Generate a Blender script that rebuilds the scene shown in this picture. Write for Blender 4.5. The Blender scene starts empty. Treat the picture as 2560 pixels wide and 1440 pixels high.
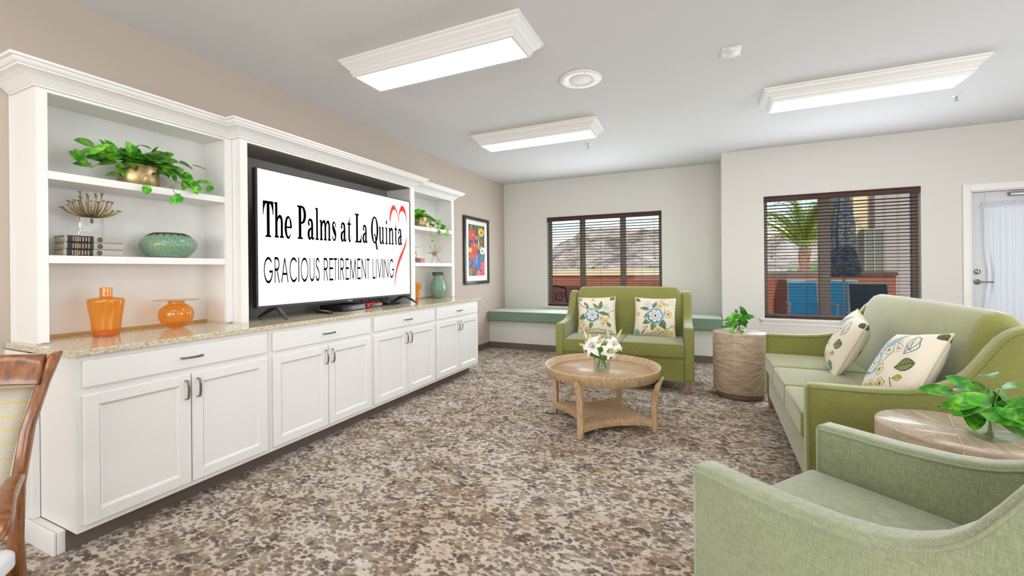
import bpy, bmesh, math, random
from mathutils import Vector, Matrix
from math import sin, cos, pi, radians as R

sc = bpy.context.scene
C = sc.collection
# ------------------------------------------------------------------ camera
FPX, YAW, SHY, ROLL, CAMH = 1055.27, 0.42247, -44.27, -0.0093156, 1.30
def setup_camera():
    cd = bpy.data.cameras.new('camera'); cam = bpy.data.objects.new('camera', cd); C.objects.link(cam)
    cy, sy = cos(YAW), sin(YAW); r = Vector((cy, sy, 0)); f = Vector((-sy, cy, 0)); u = Vector((0, 0, 1))
    cr, sr = cos(ROLL), sin(ROLL)
    r2 = cr*r + sr*u; u2 = -sr*r + cr*u
    m = Matrix((r2, u2, -f)).transposed().to_4x4(); m.translation = Vector((0, 0, CAMH))
    cam.matrix_world = m
    cd.sensor_fit = 'HORIZONTAL'; cd.sensor_width = 36; cd.lens = FPX/2560*36
    cd.shift_y = SHY/2560; cd.clip_start = .05; cd.clip_end = 2000
    sc.camera = cam
setup_camera()
sc.view_settings.view_transform = 'Standard'; sc.view_settings.look = 'None'
sc.view_settings.gamma = 1; sc.view_settings.use_curve_mapping = False
sc.view_settings.exposure = 0.76
sc.cycles.transparent_max_bounces = 24; sc.cycles.max_bounces = 10; sc.cycles.diffuse_bounces = 5
# ------------------------------------------------------------------ world, sun, daylight
w = bpy.data.worlds.new('sky'); sc.world = w; w.use_nodes = True
wn = w.node_tree; bg = wn.nodes['Background']
sky = wn.nodes.new('ShaderNodeTexSky'); sky.sky_type = 'NISHITA'; sky.sun_disc = False
sky.sun_elevation = R(38); sky.sun_rotation = R(180); sky.air_density = 1.2; sky.dust_density = .4
wn.links.new(sky.outputs[0], bg.inputs[0]); bg.inputs[1].default_value = WORLD_S = 0.10
sun = bpy.data.lights.new('sun', 'SUN'); so = bpy.data.objects.new('sun', sun); C.objects.link(so)
sun.energy = 1.5; sun.angle = R(.6); sun.color = (1, .93, .82)
so.rotation_euler = Vector((.18, -.86, .50)).to_track_quat('Z', 'Y').to_euler()
PANEL = 6.0           # radiance of the ceiling fixture diffusers
def area(name, loc, rot, sx, sy, e, col=(1, 1, 1)):
    l = bpy.data.lights.new(name, 'AREA'); l.shape = 'RECTANGLE'; l.size = sx; l.size_y = sy; l.energy = e; l.color = col
    o = bpy.data.objects.new(name, l); C.objects.link(o); o.location = loc; o.rotation_euler = rot
    return o
# added fill lamps, out of view behind the camera and on the right
area('fill_lamp_back', (-1.2, -3.85, 1.6), (R(118), 0, 0), 2.6, 1.8, 72, (.96, .98, 1))
area('fill_lamp_back', (2.4, -3.85, 1.6), (R(118), 0, 0), 2.6, 1.8, 72, (.96, .98, 1))
area('fill_lamp_right', (4.52, 2.0, 1.5), (0, R(108), 0), 1.7, 2.8, 52, (.88, .95, 1))  # added to brighten the room from the right, no source in view
# daylight through the two windows and the glazed door of this wall
area('daylight_alcove_window', (-1.515, 6.90, 1.4), (R(-90), 0, 0), 1.8, 1.2, 32, (.88, .94, 1))
area('daylight_front_window', (1.53, 6.31, 1.4), (R(-92), 0, 0), 1.5, 1.4, 26, (.86, .93, 1))
area('daylight_door', (3.2, 6.75, 1.3), (R(-90), 0, 0), .7, 1.6, 2.2, (.86, .93, 1))

# ------------------------------------------------------------------ helpers
def lin(c):
    if isinstance(c, str): c = [int(c[i:i+2], 16)/255 for i in (0, 2, 4)]
    return [((x+.055)/1.055)**2.4 if x > .04045 else x/12.92 for x in c]
def rgba(c): return tuple(lin(c)) + (1,)
def nodes(m): return m.node_tree.nodes, m.node_tree.links
def P(m): return m.node_tree.nodes['Principled BSDF']
def mat(name, col, rough=.5, metal=0, emit=None, es=1, sheen=0, trans=0, ior=1.45, coat=0, spec=None):
    m = bpy.data.materials.new(name); m.use_nodes = True; p = P(m)
    p.inputs['Base Color'].default_value = rgba(col); p.inputs['Roughness'].default_value = rough
    p.inputs['Metallic'].default_value = metal; p.inputs['IOR'].default_value = ior
    if sheen: p.inputs['Sheen Weight'].default_value = sheen; p.inputs['Sheen Roughness'].default_value = .45
    if trans: p.inputs['Transmission Weight'].default_value = trans
    if coat: p.inputs['Coat Weight'].default_value = coat; p.inputs['Coat Roughness'].default_value = .08
    if spec is not None: p.inputs['Specular IOR Level'].default_value = spec
    if emit: p.inputs['Emission Color'].default_value = rgba(emit); p.inputs['Emission Strength'].default_value = es
    return m
def N(m, t, **kw):
    n = m.node_tree.nodes.new(t)
    for k, v in kw.items():
        if k in n.inputs.keys(): n.inputs[k].default_value = v
        else: setattr(n, k, v)
    return n
def coord(m, scale=(1, 1, 1), out='Object', rot=(0, 0, 0)):
    tc = N(m, 'ShaderNodeTexCoord'); mp = N(m, 'ShaderNodeMapping'); mp.inputs['Scale'].default_value = scale
    mp.inputs['Rotation'].default_value = rot
    m.node_tree.links.new(tc.outputs[out], mp.inputs[0]); return mp.outputs[0]
def noise(m, vec, scale, detail=4, rough=.55, dist=0):
    n = N(m, 'ShaderNodeTexNoise', Scale=scale, Detail=detail, Roughness=rough, Distortion=dist)
    m.node_tree.links.new(vec, n.inputs['Vector']); return n.outputs['Fac']
def ramp(m, fac, stops, interp='LINEAR'):
    n = N(m, 'ShaderNodeValToRGB'); cr = n.color_ramp; cr.interpolation = interp
    while len(cr.elements) < len(stops): cr.elements.new(.5)
    for e, (p, c) in zip(cr.elements, stops): e.position = p; e.color = rgba(c) if not isinstance(c, float) else (c, c, c, 1)
    m.node_tree.links.new(fac, n.inputs[0]); return n.outputs[0]
def mixc(m, fac, a, b, mode='MIX'):
    n = N(m, 'ShaderNodeMix', data_type='RGBA', blend_type=mode); L = m.node_tree.links
    for sck, v in ((n.inputs[0], fac), (n.inputs[6], a), (n.inputs[7], b)):
        if hasattr(v, 'links'): L.new(v, sck)
        elif isinstance(v, (int, float)): sck.default_value = v
        else: sck.default_value = rgba(v)
    return n.outputs[2]
def math_(m, op, a, b=None, c=None):
    n = N(m, 'ShaderNodeMath', operation=op)
    for i, v in enumerate((a, b, c)):
        if v is None: continue
        if hasattr(v, 'links'): m.node_tree.links.new(v, n.inputs[i])
        else: n.inputs[i].default_value = v
    return n.outputs[0]
def setcol(m, s): m.node_tree.links.new(s, P(m).inputs['Base Color'])
def bump(m, h, strength=.3, dist=.002):
    b = N(m, 'ShaderNodeBump', Strength=strength, Distance=dist)
    m.node_tree.links.new(h, b.inputs['Height']); m.node_tree.links.new(b.outputs[0], P(m).inputs['Normal'])

# --- mesh accumulator
class MB:
    def __init__(s): s.v = []; s.f = []; s.sm = []; s.col = []
    def add(s, vs, fs, smooth=False, col=None):
        o = len(s.v); s.v += [tuple(x) for x in vs]; s.f += [tuple(i+o for i in f) for f in fs]; s.sm += [smooth]*len(fs)
        s.col += [col or (1, 1, 1)]*len(vs)
        return s
    def box(s, x0, x1, y0, y1, z0, z1, mtx=None, bev=0, col=None):
        if x0 > x1: x0, x1 = x1, x0
        if y0 > y1: y0, y1 = y1, y0
        if z0 > z1: z0, z1 = z1, z0
        if bev:
            b = bev; vs = []; idx = {}
            # chamfered box: 24 verts
            for sx in (0, 1):
                for sy in (0, 1):
                    for sz in (0, 1):
                        X = (x0, x1)[sx]; Y = (y0, y1)[sy]; Z = (z0, z1)[sz]
                        dx = b if sx == 0 else -b; dy = b if sy == 0 else -b; dz = b if sz == 0 else -b
                        for a, p in ((0, (X, Y+dy, Z+dz)), (1, (X+dx, Y, Z+dz)), (2, (X+dx, Y+dy, Z))):
                            idx[(sx, sy, sz, a)] = len(vs); vs.append(p)
            fs = []
            for q in (0, 1):
                fs.append([idx[(q, a, c, 0)] for a, c in ((0, 0), (0, 1), (1, 1), (1, 0))][::(1 if q == 0 else -1)])
                fs.append([idx[(a, q, c, 1)] for a, c in ((0, 0), (1, 0), (1, 1), (0, 1))][::(1 if q == 0 else -1)])
                fs.append([idx[(a, c, q, 2)] for a, c in ((0, 0), (0, 1), (1, 1), (1, 0))][::(1 if q == 0 else -1)])
            for p in (0, 1):
                for q in (0, 1):
                    fs.append([idx[(0, p, q, 1)], idx[(1, p, q, 1)], idx[(1, p, q, 2)], idx[(0, p, q, 2)]])
                    fs.append([idx[(p, 0, q, 0)], idx[(p, 1, q, 0)], idx[(p, 1, q, 2)], idx[(p, 0, q, 2)]])
                    fs.append([idx[(p, q, 0, 0)], idx[(p, q, 1, 0)], idx[(p, q, 1, 1)], idx[(p, q, 0, 1)]])
            for a in (0, 1):
                for c in (0, 1):
                    for d in (0, 1): fs.append([idx[(a, c, d, 0)], idx[(a, c, d, 1)], idx[(a, c, d, 2)]])
        else:
            vs = [(x, y, z) for x in (x0, x1) for y in (y0, y1) for z in (z0, z1)]
            fs = [(0, 1, 3, 2), (4, 6, 7, 5), (0, 4, 5, 1), (2, 3, 7, 6), (0, 2, 6, 4), (1, 5, 7, 3)]
        if mtx is not None: vs = [mtx @ Vector(v) for v in vs]
        return s.add(vs, fs, False, col)
    def tube(s, pts, r, n=8, cap=True, smooth=True, col=None):
        pts = [Vector(p) for p in pts]; rr = r if isinstance(r, (list, tuple)) else [r]*len(pts)
        vs = []; T = []
        for i in range(len(pts)):
            a = pts[max(i-1, 0)]; b = pts[min(i+1, len(pts)-1)]; t = (b-a); T.append(t.normalized() if t.length > 1e-9 else Vector((0, 0, 1)))
        ref = Vector((0, 0, 1)) if abs(T[0].z) < .9 else Vector((1, 0, 0)); nrm = (ref - T[0]*ref.dot(T[0])).normalized()
        for i, p in enumerate(pts):
            nrm = (nrm - T[i]*nrm.dot(T[i])); nrm = nrm.normalized() if nrm.length > 1e-6 else T[i].orthogonal().normalized()
            bi = T[i].cross(nrm)
            for k in range(n):
                a = 2*pi*k/n; vs.append(p + (nrm*cos(a) + bi*sin(a))*rr[i])
        fs = [(i*n+k, i*n+(k+1) % n, (i+1)*n+(k+1) % n, (i+1)*n+k) for i in range(len(pts)-1) for k in range(n)]
        if cap: fs += [tuple(range(n))[::-1], tuple((len(pts)-1)*n+k for k in range(n))]
        return s.add(vs, fs, smooth, col)
    def lathe(s, prof, n=32, c=(0, 0, 0), smooth=True, sx=1, sy=1, col=None, close=False):
        vs = [(c[0]+r*cos(2*pi*k/n)*sx, c[1]+r*sin(2*pi*k/n)*sy, c[2]+z) for r, z in prof for k in range(n)]
        m = len(prof); fs = [(i*n+k, i*n+(k+1) % n, (i+1)*n+(k+1) % n, (i+1)*n+k) for i in range(m-1) for k in range(n)]
        if close: fs += [((m-1)*n+k, (m-1)*n+(k+1) % n, (k+1) % n, k) for k in range(n)]
        else:
            if prof[0][0] > 1e-6: fs.append(tuple(range(n))[::-1])
            if prof[-1][0] > 1e-6: fs.append(tuple((m-1)*n+k for k in range(n)))
        return s.add(vs, fs, smooth, col)
    def prism(s, poly, h0, h1, axis='z', mtx=None, smooth=False, col=None):
        """poly 2D; axis 'z' -> (x,y,h); 'x' -> (h,a,b); 'y' -> (a,h,b)"""
        f = {'z': lambda a, b, h: (a, b, h), 'x': lambda a, b, h: (h, a, b), 'y': lambda a, b, h: (a, h, b)}[axis]
        n = len(poly); vs = [f(a, b, h0) for a, b in poly]+[f(a, b, h1) for a, b in poly]
        if mtx is not None: vs = [mtx @ Vector(v) for v in vs]
        fs = [tuple(range(n))[::-1], tuple(range(n, 2*n))]+[(i, (i+1) % n, n+(i+1) % n, n+i) for i in range(n)]
        return s.add(vs, fs, smooth, col)
    def sweep(s, path, prof, closed=False, smooth=False, side=1):
        """plan path, profile (out, z); mitred corners; out is to the right of travel * side"""
        n = len(path); Pn = [Vector(p) for p in path]; rows = []
        for i in range(n):
            if closed: a, b = Pn[i-1], Pn[(i+1) % n]
            else: a, b = Pn[max(i-1, 0)], Pn[min(i+1, n-1)]
            d1 = (Pn[i]-a); d2 = (b-Pn[i])
            if d1.length < 1e-9: d1 = d2
            if d2.length < 1e-9: d2 = d1
            d1.normalize(); d2.normalize(); n1 = Vector((d1.y, -d1.x))*side; n2 = Vector((d2.y, -d2.x))*side
            mm = n1+n2; mm = mm/(mm.dot(n1)) if mm.length > 1e-6 else n1
            rows.append([(Pn[i].x+mm.x*o, Pn[i].y+mm.y*o, z) for o, z in prof])
        m = len(prof); vs = [v for r_ in rows for v in r_]; fs = []
        for i in range(n if closed else n-1):
            j = (i+1) % n
            for k in range(m-1): fs.append((i*m+k, j*m+k, j*m+k+1, i*m+k+1))
        if not closed: fs += [tuple(range(m)), tuple((n-1)*m+k for k in range(m))[::-1]]
        return s.add(vs, fs, smooth)
    def build(s, name, m=None, parent=None, loc=None, rotz=0, usecol=False, recalc=True, **props):
        me = bpy.data.meshes.new(name); me.from_pydata(s.v, [], s.f)
        me.polygons.foreach_set('use_smooth', s.sm)
        if usecol:
            a = me.color_attributes.new('Col', 'FLOAT_COLOR', 'POINT')
            a.data.foreach_set('color', [x for c in s.col for x in (c[0], c[1], c[2], 1)])
        if recalc:
            b = bmesh.new(); b.from_mesh(me); bmesh.ops.recalc_face_normals(b, faces=b.faces); b.to_mesh(me); b.free()
        me.update()
        if m: me.materials.append(m)
        o = bpy.data.objects.new(name, me); C.objects.link(o)
        if parent: o.parent = parent
        if loc is not None: o.location = loc
        o.rotation_euler.z = rotz
        for k, v in props.items(): o[k] = v
        return o
def sharp(o, ang=35):
    for p in o.data.polygons: p.use_smooth = True
    o.data.set_sharp_from_angle(angle=R(ang)); return o
def bevel(o, wd, seg=3, ang=35):
    md = o.modifiers.new('bevel', 'BEVEL'); md.width = wd; md.segments = seg; md.limit_method = 'ANGLE'; md.angle_limit = R(ang)
    for p in o.data.polygons: p.use_smooth = True
    return o
def subd(o, n=2):
    md = o.modifiers.new('sub', 'SUBSURF'); md.levels = n; md.render_levels = n
    for p in o.data.polygons: p.use_smooth = True
    return o
def thing(name, label, cat, loc=(0, 0, 0), rotz=0, group=None):
    o = bpy.data.objects.new(name, None); C.objects.link(o); o.location = loc; o.rotation_euler = (0, 0, rotz)
    o.empty_display_size = .1; o['label'] = label; o['category'] = cat
    if group: o['group'] = group
    return o
def tag(o, label, cat, group=None, kind=None):
    o['label'] = label; o['category'] = cat
    if group: o['group'] = group
    if kind: o['kind'] = kind
    return o
def struct(o, label=None):
    o['kind'] = 'structure'
    if label: o['label'] = label
    return o
kids = {}
def dup(root, loc, rotz=None, label=None, group=None):
    def cp(o, par):
        c = o.copy(); C.objects.link(c); c.parent = par
        for ch in [x for x in list(C.objects) if x.parent == o]: cp(ch, c)
        return c
    r = root.copy(); C.objects.link(r); r.location = loc
    if rotz is not None: r.rotation_euler = (0, 0, rotz)
    for ch in [x for x in list(C.objects) if x.parent == root]: cp(ch, r)
    if label: r['label'] = label
    if group: r['group'] = group
    return r
def bez(p0, p1, p2, p3, n=10):
    o = []
    for i in range(n+1):
        t = i/n; a = (1-t)**3; b = 3*t*(1-t)**2; c = 3*t*t*(1-t); d = t**3
        o.append(Vector(p0)*a+Vector(p1)*b+Vector(p2)*c+Vector(p3)*d)
    return o
# ------------------------------------------------------------------ materials
def wallmat(name, col, s=.25):
    m = mat(name, col, .82, spec=.3); v = coord(m); bump(m, noise(m, v, 90, 3, .6), s, .003); return m
M_white = wallmat('wall_paint_white', 'dbd9d5'); M_taupe = wallmat('wall_paint_taupe', 'c2b5a8')
M_ceil = wallmat('ceiling_paint', 'd9d9da', .3)
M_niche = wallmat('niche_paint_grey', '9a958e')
M_trim = mat('trim_white', 'eeecea', .4)
M_cab = mat('cabinet_white', 'efeeec', .38)
def mk_carpet():
    m = mat('carpet', '9a8c80', .95, spec=.1); L = m.node_tree.links
    v = coord(m, (1, 1.45, 1)); fine = noise(m, v, 420, 2, .6)
    nz = N(m, 'ShaderNodeTexNoise', Scale=24.0, Detail=4.0, Roughness=.65); L.new(v, nz.inputs['Vector'])
    vm = N(m, 'ShaderNodeVectorMath', operation='MULTIPLY_ADD'); L.new(nz.outputs['Color'], vm.inputs[0]); vm.inputs[1].default_value = (.055, .05, 0); L.new(v, vm.inputs[2])
    vo = N(m, 'ShaderNodeTexVoronoi', Scale=36.0, Randomness=1.0); L.new(vm.outputs[0], vo.inputs['Vector'])
    sp = N(m, 'ShaderNodeSeparateColor'); L.new(vo.outputs['Color'], sp.inputs[0])
    low = noise(m, v, 4.2, 4, .6, .7); mid = noise(m, v, 13, 4, .65, .6)
    t = math_(m, 'ADD', math_(m, 'MULTIPLY', low, 1.1), math_(m, 'MULTIPLY', mid, 1.3)); t = math_(m, 'SUBTRACT', t, .50)
    t = math_(m, 'ADD', t, math_(m, 'MULTIPLY', math_(m, 'SUBTRACT', sp.outputs[0], .5), .22))
    d = math_(m, 'ADD', vo.outputs['Distance'], math_(m, 'MULTIPLY', math_(m, 'SUBTRACT', fine, .5), .42))
    mask = ramp(m, math_(m, 'SUBTRACT', t, d), [(-.02, 0.0), (.20, 1.0)])
    tone = math_(m, 'ADD', math_(m, 'MULTIPLY', noise(m, v, 9, 5, .68, .6), .96), math_(m, 'MULTIPLY', sp.outputs[1], .12)); tone = math_(m, 'ADD', tone, math_(m, 'MULTIPLY', math_(m, 'SUBTRACT', fine, .5), .25))
    br = ramp(m, tone, [(.40, '675c55'), (.49, '83776d'), (.56, '9c8e80'), (.66, 'b3a596')])
    cr = ramp(m, mid, [(.35, 'd0c6ba'), (.6, 'e2dad0')])
    c = mixc(m, mask, cr, br); c = mixc(m, ramp(m, noise(m, v, 1.3, 2, .6), [(.42, 0.0), (.60, .38)]), c, 'dcc09c', 'MULTIPLY')
    setcol(m, c); bump(m, fine, .6, .006); return m
M_carpet = mk_carpet()
M_vinyl = mat('baseboard_vinyl', '6b5f58', .5)
def mk_granite():
    m = mat('granite', 'd6c7ac', .12, coat=.3); v = coord(m)
    a = noise(m, v, 60, 5, .7); b = noise(m, v, 150, 3, .6, .6); g = noise(m, v, 14, 3, .6)
    col = ramp(m, a, [(.33, '8f8468'), (.42, 'c4b698'), (.52, 'd9cfb8'), (.64, 'e9e4d6')])
    sp = ramp(m, b, [(.31, 1.0), (.36, 0.0)]); col = mixc(m, sp, col, '5b4c3c')
    col = mixc(m, math_(m, 'MULTIPLY', g, .35), col, 'cdbd9c'); setcol(m, col); return m
M_granite = mk_granite()
def fabric(name, c0, c1, c2, sc=1, rough=.7, sheen=.7, warp=(1, 1)):
    m = mat(name, c1, rough, sheen=sheen, spec=.2)
    v = coord(m, (260*sc*warp[0], 260*sc*warp[0], 26*sc)); a = noise(m, v, 1, 2, .6)
    vb = coord(m, (22*sc, 22*sc, 300*sc*warp[1])); b = noise(m, vb, 1, 2, .6)
    vc = coord(m); g = noise(m, vc, 260*sc, 2, .7); soft = noise(m, vc, 5, 2, .5)
    f = math_(m, 'ADD', math_(m, 'MULTIPLY', a, .36), math_(m, 'MULTIPLY', b, .36)); f = math_(m, 'ADD', f, math_(m, 'MULTIPLY', g, .16))
    f = math_(m, 'ADD', f, math_(m, 'MULTIPLY', math_(m, 'SUBTRACT', soft, .5), .12))
    setcol(m, ramp(m, f, [(.36, c0), (.5, c1), (.64, c2)])); bump(m, f, .35, .0015); return m
M_moss = fabric('fabric_moss', '7d7f42', '8f914e', 'a3a562', 2.1)
M_mossP = fabric('fabric_moss_piping', '6b6a38', '7c7c44', '8f8f50')
M_sage = fabric('fabric_sage', '879071', '9ca483', 'b2b48c', 1.7, warp=(.6, 1))
def mk_sageY():
    m = M_sage; return m
M_sageP = fabric('fabric_sage_piping', '8d9378', '9da486', 'adb196')
M_bench = fabric('fabric_bench', '6f8873', '7d9580', '8ca28c', 1.5)
def wood(name, c0, c1, c2, scale=(3, 3, 30), rough=.45, coat=0):
    m = mat(name, c1, rough, coat=coat); v = coord(m, scale); a = noise(m, v, 3, 5, .6, .35)
    setcol(m, ramp(m, a, [(.32, c0), (.5, c1), (.68, c2)])); return m
M_oak = wood('oak_pale', 'a58462', 'c2a27d', 'd0b48f', (22, 22, 5), .42)
M_oaktop = wood('oak_pale_top', 'ad8f6d', 'bb9d7b', 'c7ab8a', (20, 3, 20), .34)
M_leg = wood('sofa_leg_wood', '7c5a44', '94705a', 'a37f66', (20, 20, 4))
M_cherry = wood('chair_wood', '5e3414', '80491d', '97602a', (22, 22, 4), .3, .4)
M_blind = wood('blind_wood', '3a211e', '472a25', '57362e', (2, 20, 20), .6)
M_metal = mat('brushed_nickel', '9a9690', .28, 1)
M_black = mat('black_plastic', '1b1c1d', .35)
M_dgrey = mat('dark_grey_plastic', '3a3d3f', .4)
M_brass = mat('antique_brass', 'b39d74', .36, 1)
M_bronze = mat('bronze_vinyl', '8a8078', .5)
def schlick(nt, base=.04):
    lw = nt.nodes.new('ShaderNodeLayerWeight'); lw.inputs[0].default_value = .5
    a = nt.nodes.new('ShaderNodeMath'); a.operation = 'POWER'; a.inputs[1].default_value = 5
    b = nt.nodes.new('ShaderNodeMath'); b.operation = 'MULTIPLY_ADD'; b.inputs[1].default_value = .94; b.inputs[2].default_value = base
    nt.links.new(lw.outputs['Facing'], a.inputs[0]); nt.links.new(a.outputs[0], b.inputs[0]); return b.outputs[0]
def mk_glass(name, col='ffffff', f=.04, rough=.0):
    """thin clear glass: mostly see-through with fresnel reflections"""
    m = bpy.data.materials.new(name); m.use_nodes = True; nt = m.node_tree; nt.nodes.remove(nt.nodes['Principled BSDF'])
    t = nt.nodes.new('ShaderNodeBsdfTransparent'); t.inputs[0].default_value = rgba(col)
    g = nt.nodes.new('ShaderNodeBsdfGlossy'); g.inputs['Roughness'].default_value = rough
    fr = schlick(nt, f)
    mx = nt.nodes.new('ShaderNodeMixShader'); L = nt.links
    L.new(fr, mx.inputs[0]); L.new(t.outputs[0], mx.inputs[1]); L.new(g.outputs[0], mx.inputs[2])
    L.new(mx.outputs[0], nt.nodes['Material Output'].inputs[0]); return m
M_pane = mk_glass('window_glass', f=.008); M_clear = mk_glass('clear_glass', 'fafdfc')
M_acrylic = mat('clear_acrylic', 'ffffff', .02, trans=1, ior=1.3)
M_water = mk_glass('water', 'f4f9f6')
def mk_amber():
    m = bpy.data.materials.new('amber_glass'); m.use_nodes = True; nt = m.node_tree; nt.nodes.remove(nt.nodes['Principled BSDF'])
    L = nt.links; t = nt.nodes.new('ShaderNodeBsdfTransparent'); t.inputs[0].default_value = rgba('ffd58a')
    d = nt.nodes.new('ShaderNodeBsdfTranslucent'); d.inputs[0].default_value = rgba('ffb636')
    e = nt.nodes.new('ShaderNodeBsdfDiffuse'); e.inputs[0].default_value = rgba('f6a82e')
    g = nt.nodes.new('ShaderNodeBsdfGlossy'); g.inputs['Roughness'].default_value = .03
    fr = schlick(nt, .07)
    a = nt.nodes.new('ShaderNodeMixShader'); a.inputs[0].default_value = .5; L.new(d.outputs[0], a.inputs[1]); L.new(e.outputs[0], a.inputs[2])
    b = nt.nodes.new('ShaderNodeMixShader'); b.inputs[0].default_value = .30; L.new(t.outputs[0], b.inputs[1]); L.new(a.outputs[0], b.inputs[2])
    c = nt.nodes.new('ShaderNodeMixShader'); L.new(fr, c.inputs[0]); L.new(b.outputs[0], c.inputs[1]); L.new(g.outputs[0], c.inputs[2])
    L.new(c.outputs[0], nt.nodes['Material Output'].inputs[0]); return m
M_amber = mk_amber()
def mk_vcol(name, rough=.7, sheen=0, spec=.4, trl=0):
    m = mat(name, 'ffffff', rough, sheen=sheen, spec=spec); a = N(m, 'ShaderNodeVertexColor'); a.layer_name = 'Col'
    setcol(m, a.outputs[0]); return m
M_print = mk_vcol('printed_cotton', .85, .2, .2); M_art = mk_vcol('art_print', .5)
def mk_leaf(name, c0, c1, c2, rough=.35):
    m = mat(name, c1, rough); v = coord(m); a = noise(m, v, 22, 3, .6, .8)
    a2 = N(m, 'ShaderNodeVertexColor'); a2.layer_name = 'Col'
    col = ramp(m, a, [(.35, c0), (.5, c1), (.64, c2)]); setcol(m, mixc(m, 1, col, a2.outputs[0], 'MULTIPLY'))
    P(m).inputs['Subsurface Weight'].default_value = 0; return m
M_leaf = mk_leaf('pothos_leaf', '2c7a1e', '4aa626', '8acb3a'); M_leafd = mk_leaf('lily_leaf', '3e7a22', '5a9a2c', '7cb83c')
M_stem = mat('plant_stem', '8a8a4a', .6)
def mk_drumwood():
    m = wood('drum_wood', 'a08b76', 'b7a28a', 'c9b69e', (3, 3, 14), .5)
    return m
def mk_glaze():
    m = mat('green_glaze', '7fa590', .3, coat=.3); v = coord(m); a = noise(m, v, 90, 4, .75); b = noise(m, v, 9, 3, .6)
    col = ramp(m, a, [(.3, '48705f'), (.45, '6b9480'), (.58, '82a58c'), (.7, 'a9bfa2')])
    col = mixc(m, ramp(m, b, [(.5, 0.0), (.7, .5)]), col, '8f9460'); setcol(m, col); bump(m, a, .2, .002); return m
M_glaze = mk_glaze(); M_glazed = mat('brown_glaze_rim', '4b382c', .4)
M_paper = mat('book_pages', 'd8c6a4', .8); M_bookc = mat('book_cloth_grey', 'aeaca4', .7); M_bookd = mat('book_label_dark', '343436', .6)
M_gold = mat('gold_lettering', 'c9b48a', .5); M_pink = mat('book_cloth_pink', 'd98d7c', .7)

# ------------------------------------------------------------------ room shell
WX, CZ, FY, NY, RX, BY = -3.29, 2.865, 6.99, 6.39, .258, -4.0
EX = 4.6
def holes(x0, x1, z0, z1, y0, y1, hs):
    """wall slab along x with rectangular openings hs=[(xa,xb,za,zb)]"""
    b = MB(); xs = x0
    for xa, xb, za, zb in sorted(hs):
        b.box(xs, xa, y0, y1, z0, z1)
        if za > z0: b.box(xa, xb, y0, y1, z0, za)
        if zb < z1: b.box(xa, xb, y0, y1, zb, z1)
        xs = xb
    b.box(xs, x1, y0, y1, z0, z1); return b
W1 = (-2.465, -.568, .672, 2.215); W2 = (.746, 2.316, .645, 2.231); DR = (2.735, 3.66, 0, 2.135)
struct(MB().box(WX-.15, EX+.15, BY-.15, FY+.15, -.08, 0).build('floor', M_carpet))
struct(MB().box(WX-.15, EX+.15, BY-.15, FY+.16, CZ, CZ+.25).build('ceiling', M_ceil))
struct(MB().box(WX-.15, WX, BY-.15, FY+.15, 0, CZ).build('wall_left', M_taupe))
struct(holes(WX, RX+.0, 0, CZ, FY, FY+.16, [W1]).build('wall_alcove', M_white))
nb = holes(RX, EX, 0, CZ, NY, NY+.16, [W2, DR]); nb.box(RX, RX+.16, NY+.16, FY+.16, 0, CZ)
struct(nb.build('wall_front', M_white))
wr = MB().box(EX, EX+.15, BY-.15, .6, 0, CZ).box(EX, EX+.15, 3.4, NY+.16, 0, CZ).box(EX, EX+.15, .6, 3.4, 0, .65).box(EX, EX+.15, .6, 3.4, 2.35, CZ)
struct(wr.build('wall_right', M_white))
struct(holes(WX, EX, 0, CZ, BY-.15, BY, [(-2.4, 0, .7, 2.3), (1.2, 3.6, .7, 2.3)]).build('wall_back', M_white))
# window bench wall below the cushion
struct(MB().box(WX, RX, 6.37, FY, 0, .455).build('wall_bench', M_white))
def strip(name, x0, x1, y0, y1, z1=.10, m=M_vinyl):
    return struct(MB().box(x0, x1, y0, y1, 0, z1).build(name, m))
strip('baseboard_bench', WX+.008, RX, 6.362, 6.37); strip('baseboard_left', WX, WX+.008, 4.76, 6.37)
strip('baseboard_front', RX, DR[0]-.065, NY-.008, NY); strip('baseboard_right', EX-.008, EX, BY, NY); strip('baseboard_back', WX, EX, BY, BY+.008)
strip('trim_1', WX, WX+.014, BY, .80, .11, M_trim)

def window(n, W, y, mull, sash):
    x0, x1, z0, z1 = W; fy = y+.09
    b = MB(); t = .05
    b.box(x0, x0+t, fy, fy+.06, z0, z1).box(x1-t, x1, fy, fy+.06, z0, z1).box(x0+t, x1-t, fy, fy+.06, z0, z0+t).box(x0+t, x1-t, fy, fy+.06, z1-t, z1)
    for mx, mw in mull: b.box(mx-mw/2, mx+mw/2, fy+.005, fy+.055, z0+t, z1-t)
    f = struct(bevel(b.build('window_%d' % n, M_bronze), .004, 2))
    MB().box(x0+t, x1-t, fy+.03, fy+.036, z0+t, z1-t).build('pane', M_pane, f)
    # sill with apron
    s = MB().box(x0-.055, x1+.055, y-.045, y, z0-.022, z0).box(x0, x1, y, fy, z0-.022, z0+.001)
    bevel(s.build('window_sill', M_trim, f), .006, 2)
    a = MB().sweep([(x0-.03, y), (x1+.03, y)], [(0, z0-.022), (.03, z0-.022), (.03, z0-.03), (.022, z0-.045), (.012, z0-.06), (.010, z0-.08), (0, z0-.08)], side=1)
    a.build('window_apron', M_trim, f)
    return f
window(1, W1, FY, [(-1.86, .09), (-1.18, .09)], 0); window(2, W2, NY, [(1.42, .12)], 0)
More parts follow.
